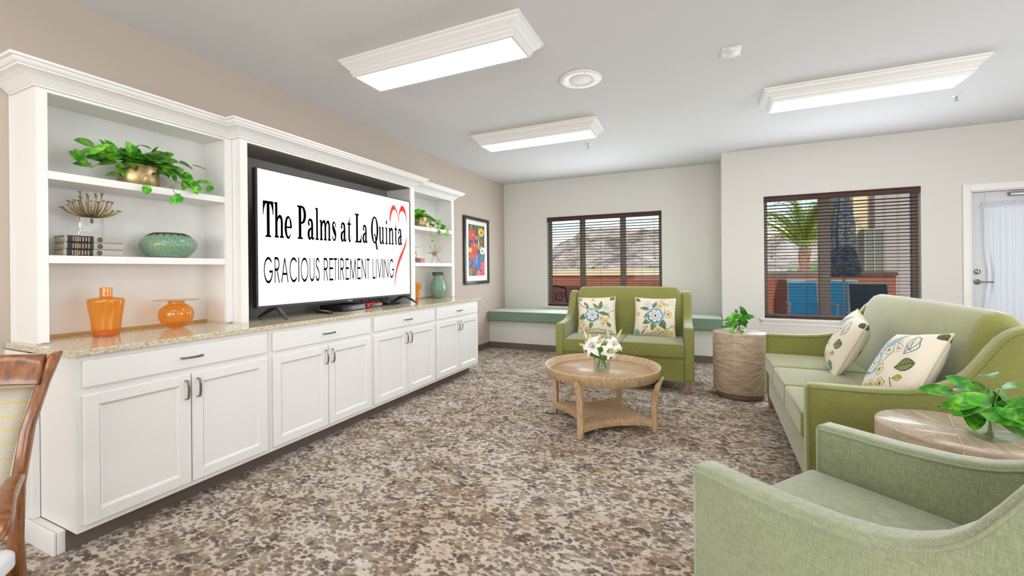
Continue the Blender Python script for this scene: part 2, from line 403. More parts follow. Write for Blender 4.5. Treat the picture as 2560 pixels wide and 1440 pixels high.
def added_back_window(n, x0):  # unseen windows invented to go with the back fill lamps
    b = MB(); x1 = x0+2.4
    for a, c, d, e in ((x0, x0+.06, .7, 2.3), (x1-.06, x1, .7, 2.3), (x0, x1, .7, .76), (x0, x1, 2.24, 2.3), (x0+1.17, x0+1.23, .7, 2.3)): b.box(a, c, BY-.12, BY-.06, d, e)
    f = struct(b.build('window_%d' % n, M_trim)); MB().box(x0+.06, x1-.06, BY-.095, BY-.09, .76, 2.24).build('pane', M_pane, f)
wf = MB().box(EX+.06, EX+.12, .6, 3.4, .65, .71).box(EX+.06, EX+.12, .6, 3.4, 2.29, 2.35).box(EX+.06, EX+.12, .6, .66, .71, 2.29).box(EX+.06, EX+.12, 3.34, 3.4, .71, 2.29).box(EX+.06, EX+.12, 1.97, 2.03, .71, 2.29)
wf = struct(wf.build('window_5', M_trim)); MB().box(EX+.09, EX+.095, .66, 3.34, .71, 2.29).build('pane', M_pane, wf)  # unseen window added behind the right fill lamp
added_back_window(3, -2.4); added_back_window(4, 1.2)

def blind(W, y, label, n, cords, tas):
    x0, x1, z0, z1 = W; t = thing('window_blind', label, 'window blind', ((x0+x1)/2, y, z1)); X0, X1 = x0-(x0+x1)/2+.006, x1-(x0+x1)/2-.006
    v = MB().sweep([(X0, .012), (X1, .012)], [(0, -.008), (.028, -.008), (.032, -.018), (.022, -.024), (.022, -.052), (.028, -.06), (.024, -.076), (0, -.076)], side=1)
    v.build('valance', M_blind, t)
    H = (z1-z0); b = MB(); zb = -(H-.035); zt = -.10; dz = (zt-zb-.02)/n
    for i in range(n):
        z = zb+.02+(i+.5)*dz
        b.box(X0+.006, X1-.006, -.025, .025, -.0014, .0014, Matrix.Translation((0, .045, z)) @ Matrix.Rotation(R(-6), 4, 'X'))
    b.build('slats', M_blind, t, kind='stuff')
    bevel(MB().box(X0+.004, X1-.004, .02, .07, zb-.028, zb-.004).build('bottom_rail', M_blind, t), .004, 2)
    c = MB()
    for fx in cords:
        x = X0+(X1-X0)*fx
        for yy in (.018, .072): c.tube([(x, yy, -.07), (x, yy, zb-.01)], .0011, 5)
    c.build('ladder_cords', M_blind, t)
    for fx, zz in tas:
        x = X0+(X1-X0)*fx
        c = MB().tube([(x, .008, -.07), (x, .006, zz)], .0011, 5).lathe([(.002, .012), (.006, .004), (.009, -.012), (.007, -.02), (0, -.021)], 10, (x, .006, zz))
        c.build('pull_cord', M_black if fx > .5 else M_blind, t)
blind(W1, FY, 'dark brown wooden slat blind in the alcove window behind the loveseat', 31, (.07, .28, .49, .84, .94), ((.06, -.72), (.95, -.74)))
blind(W2, NY, 'dark brown wooden slat blind in the wider-spaced window behind the long sofa', 35, (.08, .30, .56, .80, .88), ((.05, -.78), (.95, -.74)))

# door with casing
dx0, dx1, dz = DR[0], DR[1], DR[3]
cs = MB()
for a, b_ in ((dx0-.065, dx0), (dx1, dx1+.065)): cs.box(a, b_, NY-.018, NY, 0, dz+.075)
cs.box(dx0, dx1, NY-.018, NY, dz, dz+.075)
for a, b_ in ((dx0, dx0+.012), (dx1-.012, dx1)): cs.box(a, b_, NY-.01, NY+.16, 0, dz)
cs.box(dx0+.012, dx1-.012, NY-.01, NY+.16, dz-.012, dz)
struct(bevel(cs.build('trim_2', M_trim), .005, 2))
d = MB(); a, b_ = dx0+.016, dx1-.016; y0, y1 = NY+.035, NY+.08; st = .125
d.box(a, a+st, y0, y1, .01, dz-.016).box(b_-st, b_, y0, y1, .01, dz-.016).box(a+st, b_-st, y0, y1, .01, .26).box(a+st, b_-st, y0, y1, dz-.016-.15, dz-.016)
M_door = mat('door_paint', 'cfd2d6', .4)
door = struct(bevel(d.build('door_1', M_door), .004, 2))
MB().box(a+st, b_-st, y0+.018, y0+.026, .26, dz-.166).build('pane', M_pane, door)
lv = MB().lathe([(.03, 0), (.03, .006), (.024, .012), (.012, .014), (.012, .05), (0, .05)], 20)
lv.v = [(a+.05+x, y0-z, 1.122+y) for x, y, z in lv.v]
lv.tube([(a+.05, y0-.045, 1.122), (a+.09, y0-.05, 1.123), (a+.165, y0-.046, 1.121)], [.010, .009, .007], 10)
lv.build('door_lever', M_metal, door)
db = MB().lathe([(.028, 0), (.028, .01), (.02, .016), (0, .016)], 20); db.v = [(a+.05+x, y0-z, 1.235+y) for x, y, z in db.v]
db.box(a+.046, a+.054, y0-.03, y0-.016, 1.22, 1.25); db.build('deadbolt', M_metal, door)
bevel(MB().box(a+.30, a+.62, y0-.05, y0, dz-.075, dz-.035).build('door_closer', M_metal, door), .008, 3)
# sheer curtain on the door glass
def mk_sheer():
    m = bpy.data.materials.new('sheer_curtain'); m.use_nodes = True; nt = m.node_tree; L = nt.links; p = nt.nodes['Principled BSDF']
    p.inputs['Base Color'].default_value = rgba('eef0f4'); p.inputs['Roughness'].default_value = .9
    t = nt.nodes.new('ShaderNodeBsdfTranslucent'); t.inputs[0].default_value = rgba('eef2fa'); x = nt.nodes.new('ShaderNodeMixShader'); x.inputs[0].default_value = .5
    tr = nt.nodes.new('ShaderNodeBsdfTransparent'); y = nt.nodes.new('ShaderNodeMixShader'); y.inputs[0].default_value = .15
    L.new(p.outputs[0], x.inputs[1]); L.new(t.outputs[0], x.inputs[2]); L.new(x.outputs[0], y.inputs[1]); L.new(tr.outputs[0], y.inputs[2])
    L.new(y.outputs[0], nt.nodes['Material Output'].inputs[0]); return m
M_sheer = mk_sheer()
ct = thing('sheer_curtain', 'gathered white sheer curtain on a rod over the glass of the patio door', 'curtain', (a+.1, y0-.02, 2.0))
def curtain(x0, x1, z0, z1, nf, amp, pinch):
    b = MB(); nx, nz = nf*10, 14; vs = []
    for j in range(nz+1):
        v = j/nz; z = z1+(z0-z1)*v
        for i in range(nx+1):
            u = i/nx; ph = u*nf*2*pi+.8*sin(u*17)+.25*sin(v*3+u*9); am = amp*(.45+.55*v)
            xx = x0+(x1-x0)*u+(.035*math.exp(-((v-.45)/.12)**2) if pinch and u < .08 else 0)
            vs.append((xx+.004*sin(ph*1.7+v*4), am*sin(ph)-.012, z))
    fs = [(j*(nx+1)+i, j*(nx+1)+i+1, (j+1)*(nx+1)+i+1, (j+1)*(nx+1)+i) for j in range(nz) for i in range(nx)]
    return b.add(vs, fs, True)
curtain(-.01, .76, -1.72, -.06, 17, .010, True).build('curtain_panel', M_sheer, ct, recalc=False)
curtain(-.012, .762, -.06, .012, 34, .008, False).build('ruffle', M_sheer, ct, recalc=False)
MB().tube([(-.03, -.012, -.045), (.78, -.012, -.045)], .005, 8).build('rod', M_trim, ct)

# ------------------------------------------------------------------ ceiling fixtures
M_diff = mat('light_diffuser', 'ffffff', .5, emit='fefaf6', es=PANEL)
def fixture(loc, label):
    t = thing('ceiling_light', label, 'ceiling light', loc, 0, 'framed fluorescent ceiling lights')
    hx, hy = .725, .22
    prof = [(0, 0), (0, -.014), (-.012, -.02), (-.016, -.032), (-.040, -.052), (-.050, -.066), (-.058, -.07), (-.060, -.088), (-.070, -.096), (-.072, -.112), (-.088, -.112), (-.088, -.098)]
    fr = MB().sweep([(-hx, -hy), (hx, -hy), (hx, hy), (-hx, hy)], prof, closed=True, side=1)
    fr.build('frame', M_trim, t)
    MB().box(-hx+.087, hx-.087, -hy+.087, hy-.087, -.104, -.100).build('diffuser', M_diff, t)
    return t
F1 = fixture((-1.71, 2.54, CZ), 'white framed rectangular ceiling light nearest the camera, above the television')
dup(F1, (-1.70, 4.49, CZ), 0, 'white framed rectangular ceiling light farthest left, over the coffee table side of the room')
dup(F1, (1.235, 4.48, CZ), 0, 'white framed rectangular ceiling light over the long green sofa')
for x, y in ((1.235, 2.54), (-1.71, .3), (1.235, .3), (-1.71, -1.9), (1.235, -1.9), (4.0-.7, 2.54)):
    dup(F1, (x, y, CZ), 0, 'white framed rectangular ceiling light behind the viewpoint')
def mk_grille():
    m = mat('speaker_grille', 'f3f2f1', .5); v = N(m, 'ShaderNodeTexVoronoi', Scale=150); L = m.node_tree.links; L.new(coord(m), v.inputs['Vector'])
    v.inputs['Randomness'].default_value = 0; setcol(m, ramp(m, v.outputs['Distance'], [(.28, 'b5b4b2'), (.36, 'f3f2f1')])); return m
sp = thing('ceiling_speaker', 'round white ceiling speaker with a perforated centre', 'speaker', (-.895, 3.40, CZ))
MB().lathe([(.172, 0), (.172, -.006), (.164, -.010), (.10, -.010), (.094, -.006), (0, -.006)], 48).build('cover', M_trim, sp)
MB().lathe([(.092, -.0065), (.088, -.0085), (0, -.0085)], 40).build('grille', mk_grille(), sp)
for k in range(4):
    q = k*pi/2+.5; MB().lathe([(.004, 0), (.004, -.003), (0, -.003)], 8, (.145*cos(q), .145*sin(q), -.0098)).build('screw', M_metal, sp)
st_ = thing('strobe_alarm', 'small white rectangular strobe alarm plate on the ceiling', 'alarm', (.205, 3.44, CZ))
bevel(MB().box(-.065, .065, -.085, .085, -.006, 0).build('plate', M_trim, st_), .003, 2)
MB().lathe([(.058, -.006), (.055, -.014), (.03, -.020), (0, -.021)], 28, (0, 0, 0), sx=1, sy=1.3).build('lens_cover', M_trim, st_)
bevel(MB().box(-.012, .012, -.045, -.02, -.026, -.018).build('lens', M_clear, st_), .002, 2)
def sprinkler(loc, label):
    t = thing('fire_sprinkler', label, 'sprinkler', loc, 0, 'pendant sprinklers')
    MB().lathe([(.038, 0), (.036, -.004), (.015, -.008), (.012, -.01), (0, -.01)], 24).build('escutcheon', M_trim, t)
    b = MB().tube([(0, 0, -.008), (0, 0, -.026)], .006, 8); 
    for s in (-1, 1): b.tube([(0, 0, -.022), (s*.011, 0, -.03), (s*.008, 0, -.042), (0, 0, -.046)], .0022, 6)
    b.lathe([(.014, -.047), (.014, -.049), (0, -.049)], 14); b.build('head', M_metal, t); return t
S1 = sprinkler((-1.284, 5.21, CZ), 'tiny pendant sprinkler beside the farthest left ceiling light')
dup(S1, (2.14, 5.20, CZ), 0, 'tiny pendant sprinkler at the right, past the ceiling light over the long sofa')
# ------------------------------------------------------------------ wall unit: base cabinets
YB = [.944, 1.893, 2.848, 3.803, 4.752]; FXc = -2.63
def pull(parent, name, x, y, z, vert, L=.105):
    h = L/2; pts = [(0, -h, 0), (.022, -h+.004, 0), (.028, -h*.5, 0), (.030, 0, 0), (.028, h*.5, 0), (.022, h-.004, 0), (0, h, 0)]
    b = MB()
    for k in range(len(pts)-1):
        (a0, b0, _), (a1, b1, _) = pts[k], pts[k+1]; wv = .0055; th = .003
        d = Vector((a1-a0, b1-b0)).normalized(); n = Vector((-d.y, d.x))*th
        q = [(a0+n.x, b0+n.y), (a1+n.x, b1+n.y), (a1-n.x, b1-n.y), (a0-n.x, b0-n.y)]
        b.add([(X, Y, s*wv) for s in (-1, 1) for X, Y in q], [(0, 1, 2, 3), (4, 5, 6, 7), (0, 1, 5, 4), (1, 2, 6, 5), (2, 3, 7, 6), (3, 0, 4, 7)])
    if vert: b.v = [(x+a, y+c, z+b_) for a, b_, c in b.v]
    else: b.v = [(x+a, y+b_, z+c) for a, b_, c in b.v]
    return b.build(name, M_metal, parent)
def base_cabinet(y0, y1, label, first=False, last=False):
    t = thing('base_cabinet', label, 'cabinet', (WX, (y0+y1)/2, 0), 0, 'white base cabinets under the stone counter'); h = (y1-y0)/2
    fx = FXc-WX; D = fx-.02
    b = MB().box(.002, D, -h+.001, h-.001, .104, .920)
    b.build('body', M_cab, t)
    f = MB(); fz0, fz1 = .104, .920
    f.box(D, fx, -h+.001, -h+.028, fz0, fz1).box(D, fx, h-.028, h-.001, fz0, fz1)
    f.box(D, fx, -h+.028, h-.028, fz0, .15).box(D, fx, -h+.028, h-.028, .72, .79).box(D, fx, -h+.028, h-.028, .88, fz1)
    f.build('face_frame', M_cab, t)
    def bx(name, a, c, z0, z1):
        o = MB().box(fx+.0005, fx+.0195, a, c, z0, z1, bev=.006).build(name, M_cab, t); return o
    dr = bx('drawer', -h+.022, h-.022, .770, .897); pull(dr, 'drawer_handle', fx+.019, 0, .834, False)
    for s in (-1, 1):
        a, c = (-h+.022, -.003) if s < 0 else (.003, h-.022); z0, z1 = .132, .739; fw = .058
        m = MB()
        m.box(fx+.0005, fx+.0195, a, a+fw, z0, z1, bev=.004).box(fx+.0005, fx+.0195, c-fw, c, z0, z1, bev=.004)
        m.box(fx+.0005, fx+.0190, a+fw-.005, c-fw+.005, z0, z0+fw, bev=.004).box(fx+.0005, fx+.0190, a+fw-.005, c-fw+.005, z1-fw, z1, bev=.004)
        m.box(fx+.0005, fx+.009, a+fw-.01, c-fw+.01, z0+fw-.01, z1-fw+.01)
        pr = [(.0005, 0), (.012, 0), (0, .0075)]
        for (ya, za, yb, zb_) in ((a+fw, z0+fw, c-fw, z0+fw), (c-fw, z0+fw, c-fw, z1-fw), (c-fw, z1-fw, a+fw, z1-fw), (a+fw, z1-fw, a+fw, z0+fw)):
            dy, dz_ = yb-ya, zb_-za; L_ = math.hypot(dy, dz_); iy, iz = -dz_/L_, dy/L_
            q = .010
            m.add([(fx+.017, ya, za), (fx+.017, yb, zb_), (fx+.009, yb+(-dy/L_+iy)*q, zb_+(-dz_/L_+iz)*q), (fx+.009, ya+(dy/L_+iy)*q, za+(dz_/L_+iz)*q)], [(0, 1, 2, 3)])
        d_ = m.build('door', M_cab, t); pull(d_, 'door_handle', fx+.019, s*.030, .655, True)
    k = MB().box(.002, fx-.095, -h+(.0 if first else 0), h-(.055 if last else 0), 0, .103)
    k.build('toe_kick', M_vinyl, t)
    return t
base_cabinet(YB[0], YB[1], 'white base cabinet nearest the camera, below the amber vases', first=True)
base_cabinet(YB[1], YB[2], 'white base cabinet under the left half of the television')
base_cabinet(YB[2], YB[3], 'white base cabinet under the right half of the television')
base_cabinet(YB[3], YB[4], 'white base cabinet at the far end, below the green vase', last=True)
ct_ = MB().box(WX+.001, -2.602, .914, 4.806, .921, .951, bev=.003).build('countertop', M_granite)
tag(ct_, 'long speckled cream granite countertop on the white base cabinets', 'countertop')
ep = thing('end_panel', 'tall white end panel with a small plinth at the left end of the wall unit', 'panel', (WX, .925, 0))
MB().box(.0005, .275, -.012, .0105, .0, .915).build('panel', M_cab, ep)
bevel(MB().box(.0005, .56, -.026, -.013, 0, .105).box(.276, .56, -.012, .018, 0, .1035).build('plinth', M_trim, ep), .003, 2)
MB().box(.24, .30, -.006, .017, .1055, .915).build('scribe_strip', M_trim, ep)

# ------------------------------------------------------------------ upper units
CT = .9515
CROWN = [(0, 2.236), (.010, 2.236), (.010, 2.243), (.016, 2.247), (.026, 2.258), (.045, 2.276), (.066, 2.288), (.084, 2.294), (.086, 2.301), (.094, 2.304), (.101, 2.312), (.104, 2.322), (.116, 2.324), (.118, 2.336), (0, 2.336)]
def shelf_unit(y0, y1, label, right):
    t = thing('bookcase', label, 'bookcase', (WX, (y0+y1)/2, CT), 0, 'white open bookcases on the counter')
    h = (y1-y0)/2; D = -3.0-WX; Z = lambda z: z-CT; st = .042; o0, o1 = -h+.041, h-.048
    for a_ in (-h, h-.018): MB().box(.001, D-.018, a_, a_+.018, 0.0, Z(2.235)).build('side_panel', M_cab, t)
    MB().box(.001, .008, -h+.018, h-.018, .012, Z(2.235)).build('back_panel', M_cab, t)
    MB().box(.001, D-.018, -h, h, Z(2.2355), Z(2.2555)).build('top_panel', M_cab, t)
    f = MB().box(D-.018, D, -h, o0, 0.008, Z(2.235)).box(D-.018, D, o1, h, 0.008, Z(2.235)).box(D-.018, D, o0, o1, Z(2.219), Z(2.235))
    f.build('face_frame', M_cab, t)
    if not right: MB().box(.001, .012, -h-.008, -h-.0005, -.03, Z(2.235)).build('scribe_strip', M_trim, t)
    else: pass
    for z in (1.825, 1.398):
        MB().box(.009, D-.019, -h+.019, h-.019, Z(z-.040), Z(z)).box(D-.019, D-.001, o0+.0005, o1-.0005, Z(z-.040), Z(z)).build('shelf', M_cab, t)
    pth = [(.001, -h), (D, -h), (D, h-.001)] if not right else [(D, -h+.001), (D, h), (.001, h)]
    MB().sweep(pth, [(o, Z(z)) for o, z in CROWN]).build('crown_moulding', M_cab, t)
    MB().box(.001, D+.1, -h-(.10 if not right else 0), h+(.10 if right else 0), Z(2.3365), Z(2.338)).build('dust_cover', M_cab, t)
    MB().box(.009, .020, -h+.02, h-.02, 0, .016).build('counter_trim', M_goldtrim, t)
    return t
M_goldtrim = mat('counter_back_trim', 'c9a66a', .5)
shelf_unit(.942, 1.898, 'white open bookcase at the left end of the counter, holding the amber vases', False)
shelf_unit(3.852, 4.802, 'white open bookcase at the far end of the counter, right of the television', True)
tv_y0, tv_y1 = 1.90, 3.85; cm = (tv_y0+tv_y1)/2; hh = 1.95/2
t = thing('television_surround', 'wider white central surround framing the television, with a dark grey back', 'surround', (WX, cm, CT))
Dc = -2.915-WX; Z = lambda z: z-CT
for s in (-1, 1):
    MB().box(.001, Dc-.018, s*hh, s*(hh-.018), 0, Z(2.235)).build('side_panel', M_cab, t)
    a, c = (-hh, -hh+.052) if s < 0 else (hh-.070, hh)
    MB().box(Dc-.018, Dc, a, c, 0, Z(2.235)).build('stile', M_cab, t)
MB().box(Dc-.018, Dc, -hh+.0525, hh-.0705, Z(2.219), Z(2.235)).build('top_rail', M_cab, t)
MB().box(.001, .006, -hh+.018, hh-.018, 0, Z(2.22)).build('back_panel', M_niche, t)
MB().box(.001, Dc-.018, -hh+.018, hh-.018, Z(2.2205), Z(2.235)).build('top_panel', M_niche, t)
MB().sweep([(.001, -hh), (Dc, -hh), (Dc, hh), (.001, hh)], [(o, Z(z)) for o, z in CROWN]).build('crown_moulding', M_cab, t)
MB().box(.001, Dc+.1, -hh-.1, hh+.1, Z(2.3385), Z(2.340)).build('dust_cover', M_cab, t)

# ------------------------------------------------------------------ television with its lettering
tx = -2.92; ty0, ty1, tz0, tz1 = 2.018, 3.768, 1.040, 2.064
tv = thing('television', 'large flat television on splayed feet showing a white screen with lettering', 'television', (tx, (ty0+ty1)/2, CT))
q = (ty0+ty1)/2; zz = CT; hw = (ty1-ty0)/2
b = MB().box(-.050, -.004, -hw, hw, tz0-zz, tz1-zz, bev=.004)
b.build('housing', M_black, tv)
bz = MB(); t_ = .008
bz.box(-.003, .003, -hw, -hw+t_, tz0-zz, tz1-zz).box(-.003, .003, hw-t_, hw, tz0-zz, tz1-zz).box(-.003, .003, -hw+t_, hw-t_, tz0-zz, tz0-zz+.017).box(-.003, .003, -hw+t_, hw-t_, tz1-zz-t_, tz1-zz)
bz.build('bezel', M_dgrey, tv)
M_scr = mat('screen_white', '101010', .15, emit='ffffff', es=.70)
M_ink = mat('screen_black', '000000', 1, spec=0); M_red = mat('screen_red', '0a0303', .4, emit='fb3a30', es=.65, spec=.1)
MB().box(-.003, .0008, -hw+t_, hw-t_, tz0-zz+.017, tz1-zz-t_).build('screen', M_scr, tv)
for s, fy in ((-1, 2.185), (1, 3.70)):
    f = MB(); yy = fy-q; top = tz0-zz+.004
    for ex in (.165, -.185):
        a = Vector((-.028, yy, top)); e = Vector((-.028+ex, yy+s*.005-(.03 if s < 0 and ex > 0 else 0), .006))
        d = (e-a); n = Vector((0, 1, 0)); up = d.cross(n).normalized()*.010
        f.add([a-up*1.6-n*.016, a+up*1.6-n*.016, a+up*1.6+n*.016, a-up*1.6+n*.016, e-up*.6-n*.010, e+up*.6-n*.010, e+up*.6+n*.010, e-up*.6+n*.010], [(0, 1, 2, 3), (4, 5, 6, 7), (0, 1, 5, 4), (1, 2, 6, 5), (2, 3, 7, 6), (3, 0, 4, 7)])
    bevel(f.build('foot', M_dgrey, tv), .003, 2)
MB().box(.0031, .006, -.03, .03, tz0-zz-.006, tz0-zz+.003).build('badge', M_metal, tv)

def arc(cx, cy, rx, ry, a0, a1, n=22): return [(cx+rx*cos(R(a0+(a1-a0)*i/n)), cy+ry*sin(R(a0+(a1-a0)*i/n))) for i in range(n+1)]
FAT = 1.22
def stroke(pts):
    """centre line [(x,y,w)] -> list of quads in glyph space"""
    out = []; L_ = []; R_ = []
    for i, (x, y, wd) in enumerate(pts):
        a = pts[max(i-1, 0)]; c = pts[min(i+1, len(pts)-1)]
        d = Vector((c[0]-a[0], c[1]-a[1])); d = d.normalized() if d.length > 1e-9 else Vector((1, 0)); n = Vector((-d.y, d.x))*wd*(FAT if wd > .09 else 1.1)/2
        L_.append((x+n.x, y+n.y)); R_.append((x-n.x, y-n.y))
    return [[L_[i], L_[i+1], R_[i+1], R_[i]] for i in range(len(pts)-1)]
def smoothp(pts, k=5):
    o = []; n = len(pts)
    for i in range(n-1):
        p0, p1, p2, p3 = pts[max(i-1, 0)], pts[i], pts[i+1], pts[min(i+2, n-1)]
        for j in range(k):
            t = j/k; o.append(tuple(.5*((2*p1[m])+(-p0[m]+p2[m])*t+(2*p0[m]-5*p1[m]+4*p2[m]-p3[m])*t*t+(-p0[m]+3*p1[m]-3*p2[m]+p3[m])*t**3) for m in range(3)))
    return o+[pts[-1]]
def SS(*p): return stroke(smoothp(list(p)))
def rc(x0, y0, x1, y1): return [[(x0, y0), (x1, y0), (x1, y1), (x0, y1)]]
def ell(cx, cy, rx, ry): return [[(cx+rx*cos(2*pi*k/16), cy+ry*sin(2*pi*k/16)) for k in range(16)]]
XH = .645
def sf(x0, x1, y=0): return rc(x0, y, x1, y+.055)
def stem(x, y0, y1, wd=.14): wd = wd*(1.2 if wd > .1 else 1); return rc(x-wd/2, y0, x+wd/2, y1)
def arch(x0, x1, wd=.13): return SS((x0+.05, .44, .04), (x0+.10, .55, .07), (x0+.19, .605, .08), (x1-.05, .57, .11), (x1, .45, wd), (x1, .3, wd))+stem(x1, .03, .32, wd)
SER = {
 'T': (.70, stem(.345, .03, 1, .16)+sf(.16, .53)+[[(0, 1), (0, .62), (.045, .62), (.075, .76), (.14, .88), (.22, .935), (.27, .94), (.27, 1)], [(.70, 1), (.70, .62), (.655, .62), (.62, .76), (.55, .88), (.47, .935), (.42, .94), (.42, 1)]]+rc(.2, .93, .5, 1)),
 'h': (.70, stem(.155, .03, 1)+rc(.02, .945, .2, 1)+sf(.03, .32)+arch(.17, .55)+sf(.40, .70)),
 'e': (.53, stroke([(x, y, .06+.085*abs(cos(R(a)))**1.5 if a > 60 and a < 290 else .065+(.05*cos(R(a))**2 if a < 60 else -.02)) for a in range(0, 326, 12) for x, y in [(.265+.205*cos(R(a)), .315+.30*sin(R(a)))]])+rc(.08, .295, .528, .345)+rc(.43, .3, .528, .36)),
 'P': (.66, stem(.20, .03, .97, .16)+sf(.02, .40)+rc(.0, .945, .4, 1)+SS((.2, .97, .055), (.36, .965, .06), (.5, .89, .12), (.565, .73, .155), (.5, .57, .12), (.36, .495, .06), (.2, .49, .055))),
 'a': (.56, ell(.11, .475, .065, .055)+SS((.075, .46, .06), (.08, .53, .08), (.15, .60, .07), (.26, .605, .08), (.345, .54, .12), (.37, .42, .135), (.37, .1, .13), (.43, .035, .07), (.51, .06, .045), (.54, .1, .03))+SS((.34, .37, .05), (.22, .32, .07), (.11, .25, .12), (.085, .15, .14), (.14, .05, .10), (.23, .035, .06), (.32, .1, .05), (.35, .16, .04))),
 'l': (.34, stem(.175, .03, 1)+rc(.02, .945, .2, 1)+sf(.02, .33)),
 'm': (1.06, stem(.16, .03, .6)+rc(.02, .58, .2, .64)+sf(.03, .30)+arch(.17, .53, .13)+sf(.40, .66)+arch(.54, .90, .13)+sf(.77, 1.05)),
 'n': (.70, stem(.16, .03, .6)+rc(.02, .58, .2, .64)+sf(.03, .31)+arch(.17, .55)+sf(.41, .69)),
 's': (.43, SS((.35, .47, .05), (.30, .57, .05), (.21, .61, .065), (.11, .56, .09), (.10, .46, .13), (.21, .35, .17), (.33, .23, .15), (.34, .11, .10), (.25, .035, .065), (.14, .05, .055), (.07, .15, .045))+rc(.36, .42, .395, .63)+rc(.03, .0, .065, .22)),
 't': (.44, SS((.27, .86, .03), (.25, .74, .06), (.22, .64, .11), (.215, .4, .13), (.215, .14, .13), (.27, .04, .09), (.35, .05, .05), (.41, .16, .03), (.42, .24, .03))+rc(.04, .58, .42, .64)),
 'L': (.68, stem(.22, .03, .97, .16)+rc(.02, .945, .42, 1)+[[(.03, 0), (.66, 0), (.68, .30), (.64, .30), (.58, .14), (.50, .07), (.42, .055), (.03, .055)]]),
 'Q': (.80, stroke([(.38+.30*cos(R(x)), .5+.465*sin(R(x)), .055+.10*abs(cos(R(x)))**1.6) for x in range(-10, 371, 10)])+SS((.23, .12, .03), (.28, .27, .035), (.37, .34, .055), (.46, .24, .09), (.53, .02, .12), (.58, -.14, .11), (.655, -.19, .06), (.72, -.12, .035), (.75, 0, .03))),
 'u': (.70, rc(.0, .58, .16, .64)+rc(.36, .58, .5, .64)+SS((.145, .62, .13), (.145, .3, .13), (.15, .14, .13), (.22, .035, .09), (.33, .04, .06), (.43, .14, .05))+stem(.50, .0, .64, .13)+sf(.5, .68)),
 'i': (.34, stem(.18, .03, .62, .14)+rc(.02, .58, .2, .64)+sf(.02, .34)+ell(.18, .83, .085, .085)),
}
t0 = .088
def so_(pts, wd=t0): return stroke([(x, y, wd) for x, y in pts])
def LN(x0, y0, x1, y1): return so_([(x0, y0), (x1, y1)])
SANS = {
 'G': (1.0, so_(arc(.5, .5, .456, .456, 40, 352, 36))+rc(.60, .40, 1.0, .488)+rc(.915, .40, 1.0, .46)),
 'R': (.58, stem(.044, 0, 1, t0)+so_([(.04, .956), (.28, .956)]+arc(.28, .735, .22, .221, 90, -90, 14)+[(.04, .514)])+LN(.27, .50, .53, .0)),
 'A': (.86, LN(.044, 0, .43, .97)+LN(.43, .97, .816, 0)+rc(.2, .30, .66, .385)),
 'C': (.86, so_(arc(.5, .5, .456, .456, 42, 318, 32))), 'I': (.09, rc(0, 0, .088, 1)),
 'O': (1.0, so_(arc(.5, .5, .456, .456, 0, 360, 40))),
 'U': (.66, rc(0, .32, t0, 1)+rc(.66-t0, .32, .66, 1)+so_(arc(.33, .33, .286, .286, 180, 360, 18))),
 'S': (.52, SS((.45, .80, t0), (.38, .925, t0), (.25, .956, t0), (.12, .90, t0), (.075, .77, t0), (.13, .65, t0), (.27, .54, t0), (.42, .40, t0), (.475, .24, t0), (.40, .10, t0), (.26, .044, t0), (.12, .10, t0), (.05, .24, t0))),
 'E': (.48, rc(0, 0, t0, 1)+rc(0, 0, .48, t0)+rc(0, .50, .47, .588)+rc(0, 1-t0, .47, 1)),
 'T': (.46, rc(.186, 0, .274, 1)+rc(0, 1-t0, .46, 1)), 'M': (.95, LN(.044, 0, .14, .98)+LN(.14, .98, .475, .02)+LN(.475, .02, .81, .98)+LN(.81, .98, .906, 0)),
 'N': (.66, rc(0, 0, t0, 1)+rc(.66-t0, 0, .66, 1)+LN(.044, .97, .616, .03)), 'L': (.44, rc(0, 0, t0, 1)+rc(0, 0, .44, t0)), 'V': (.74, LN(.044, 1, .37, .03)+LN(.37, .03, .696, 1)),
}
def put(b, glyph, y0, y1, zb, H, x=.0016, ds=.011, fat=0):
    wd, polys = glyph
    for pl in polys:
        vs = []
        for gx, gz in pl:
            Y = y0+(y1-y0)*gx/wd; vs.append((x, Y-q, zb+H*gz+ds*(Y-2.1)-zz))
        b.add(vs, [tuple(range(len(vs)))])
L1 = [('T', 2.066, 2.150), ('h', 2.155, 2.235), ('e', 2.244, 2.304), ('P', 2.353, 2.436), ('a', 2.448, 2.516), ('l', 2.523, 2.559), ('m', 2.566, 2.686), ('s', 2.696, 2.744), ('a', 2.792, 2.861), ('t', 2.867, 2.917), ('L', 2.961, 3.046), ('a', 3.058, 3.125), ('Q', 3.172, 3.274), ('u', 3.279, 3.360), ('i', 3.372, 3.407), ('n', 3.421, 3.499), ('t', 3.508, 3.557), ('a', 3.568, 3.637)]
L2 = list(zip('GRACIOUSRETIREMENTLIVING', [(2.07, 2.141), (2.155, 2.197), (2.209, 2.271), (2.281, 2.345), (2.359, 2.368), (2.382, 2.451), (2.465, 2.512), (2.523, 2.564), (2.606, 2.652), (2.665, 2.707), (2.712, 2.749), (2.761, 2.770), (2.786, 2.830), (2.847, 2.885), (2.896, 2.974), (2.988, 3.029), (3.042, 3.098), (3.109, 3.147), (3.187, 3.225), (3.234, 3.242), (3.254, 3.317), (3.327, 3.338), (3.354, 3.412), (3.427, 3.500)]))
for k0, k1 in ((0, 3), (3, 8), (8, 10), (10, 12), (12, 18)):
    b = MB()
    for ch, a, c in L1[k0:k1]: put(b, SER[ch], a, c, 1.562, .267)
    b.build('title_word', M_ink, tv, recalc=False)
for k0, k1 in ((0, 8), (8, 18), (18, 24)):
    b = MB()
    for ch, (a, c) in L2[k0:k1]: put(b, SANS[ch], a, c, 1.221, .194, ds=.009)
    b.build('tagline_word', M_ink, tv, recalc=False)
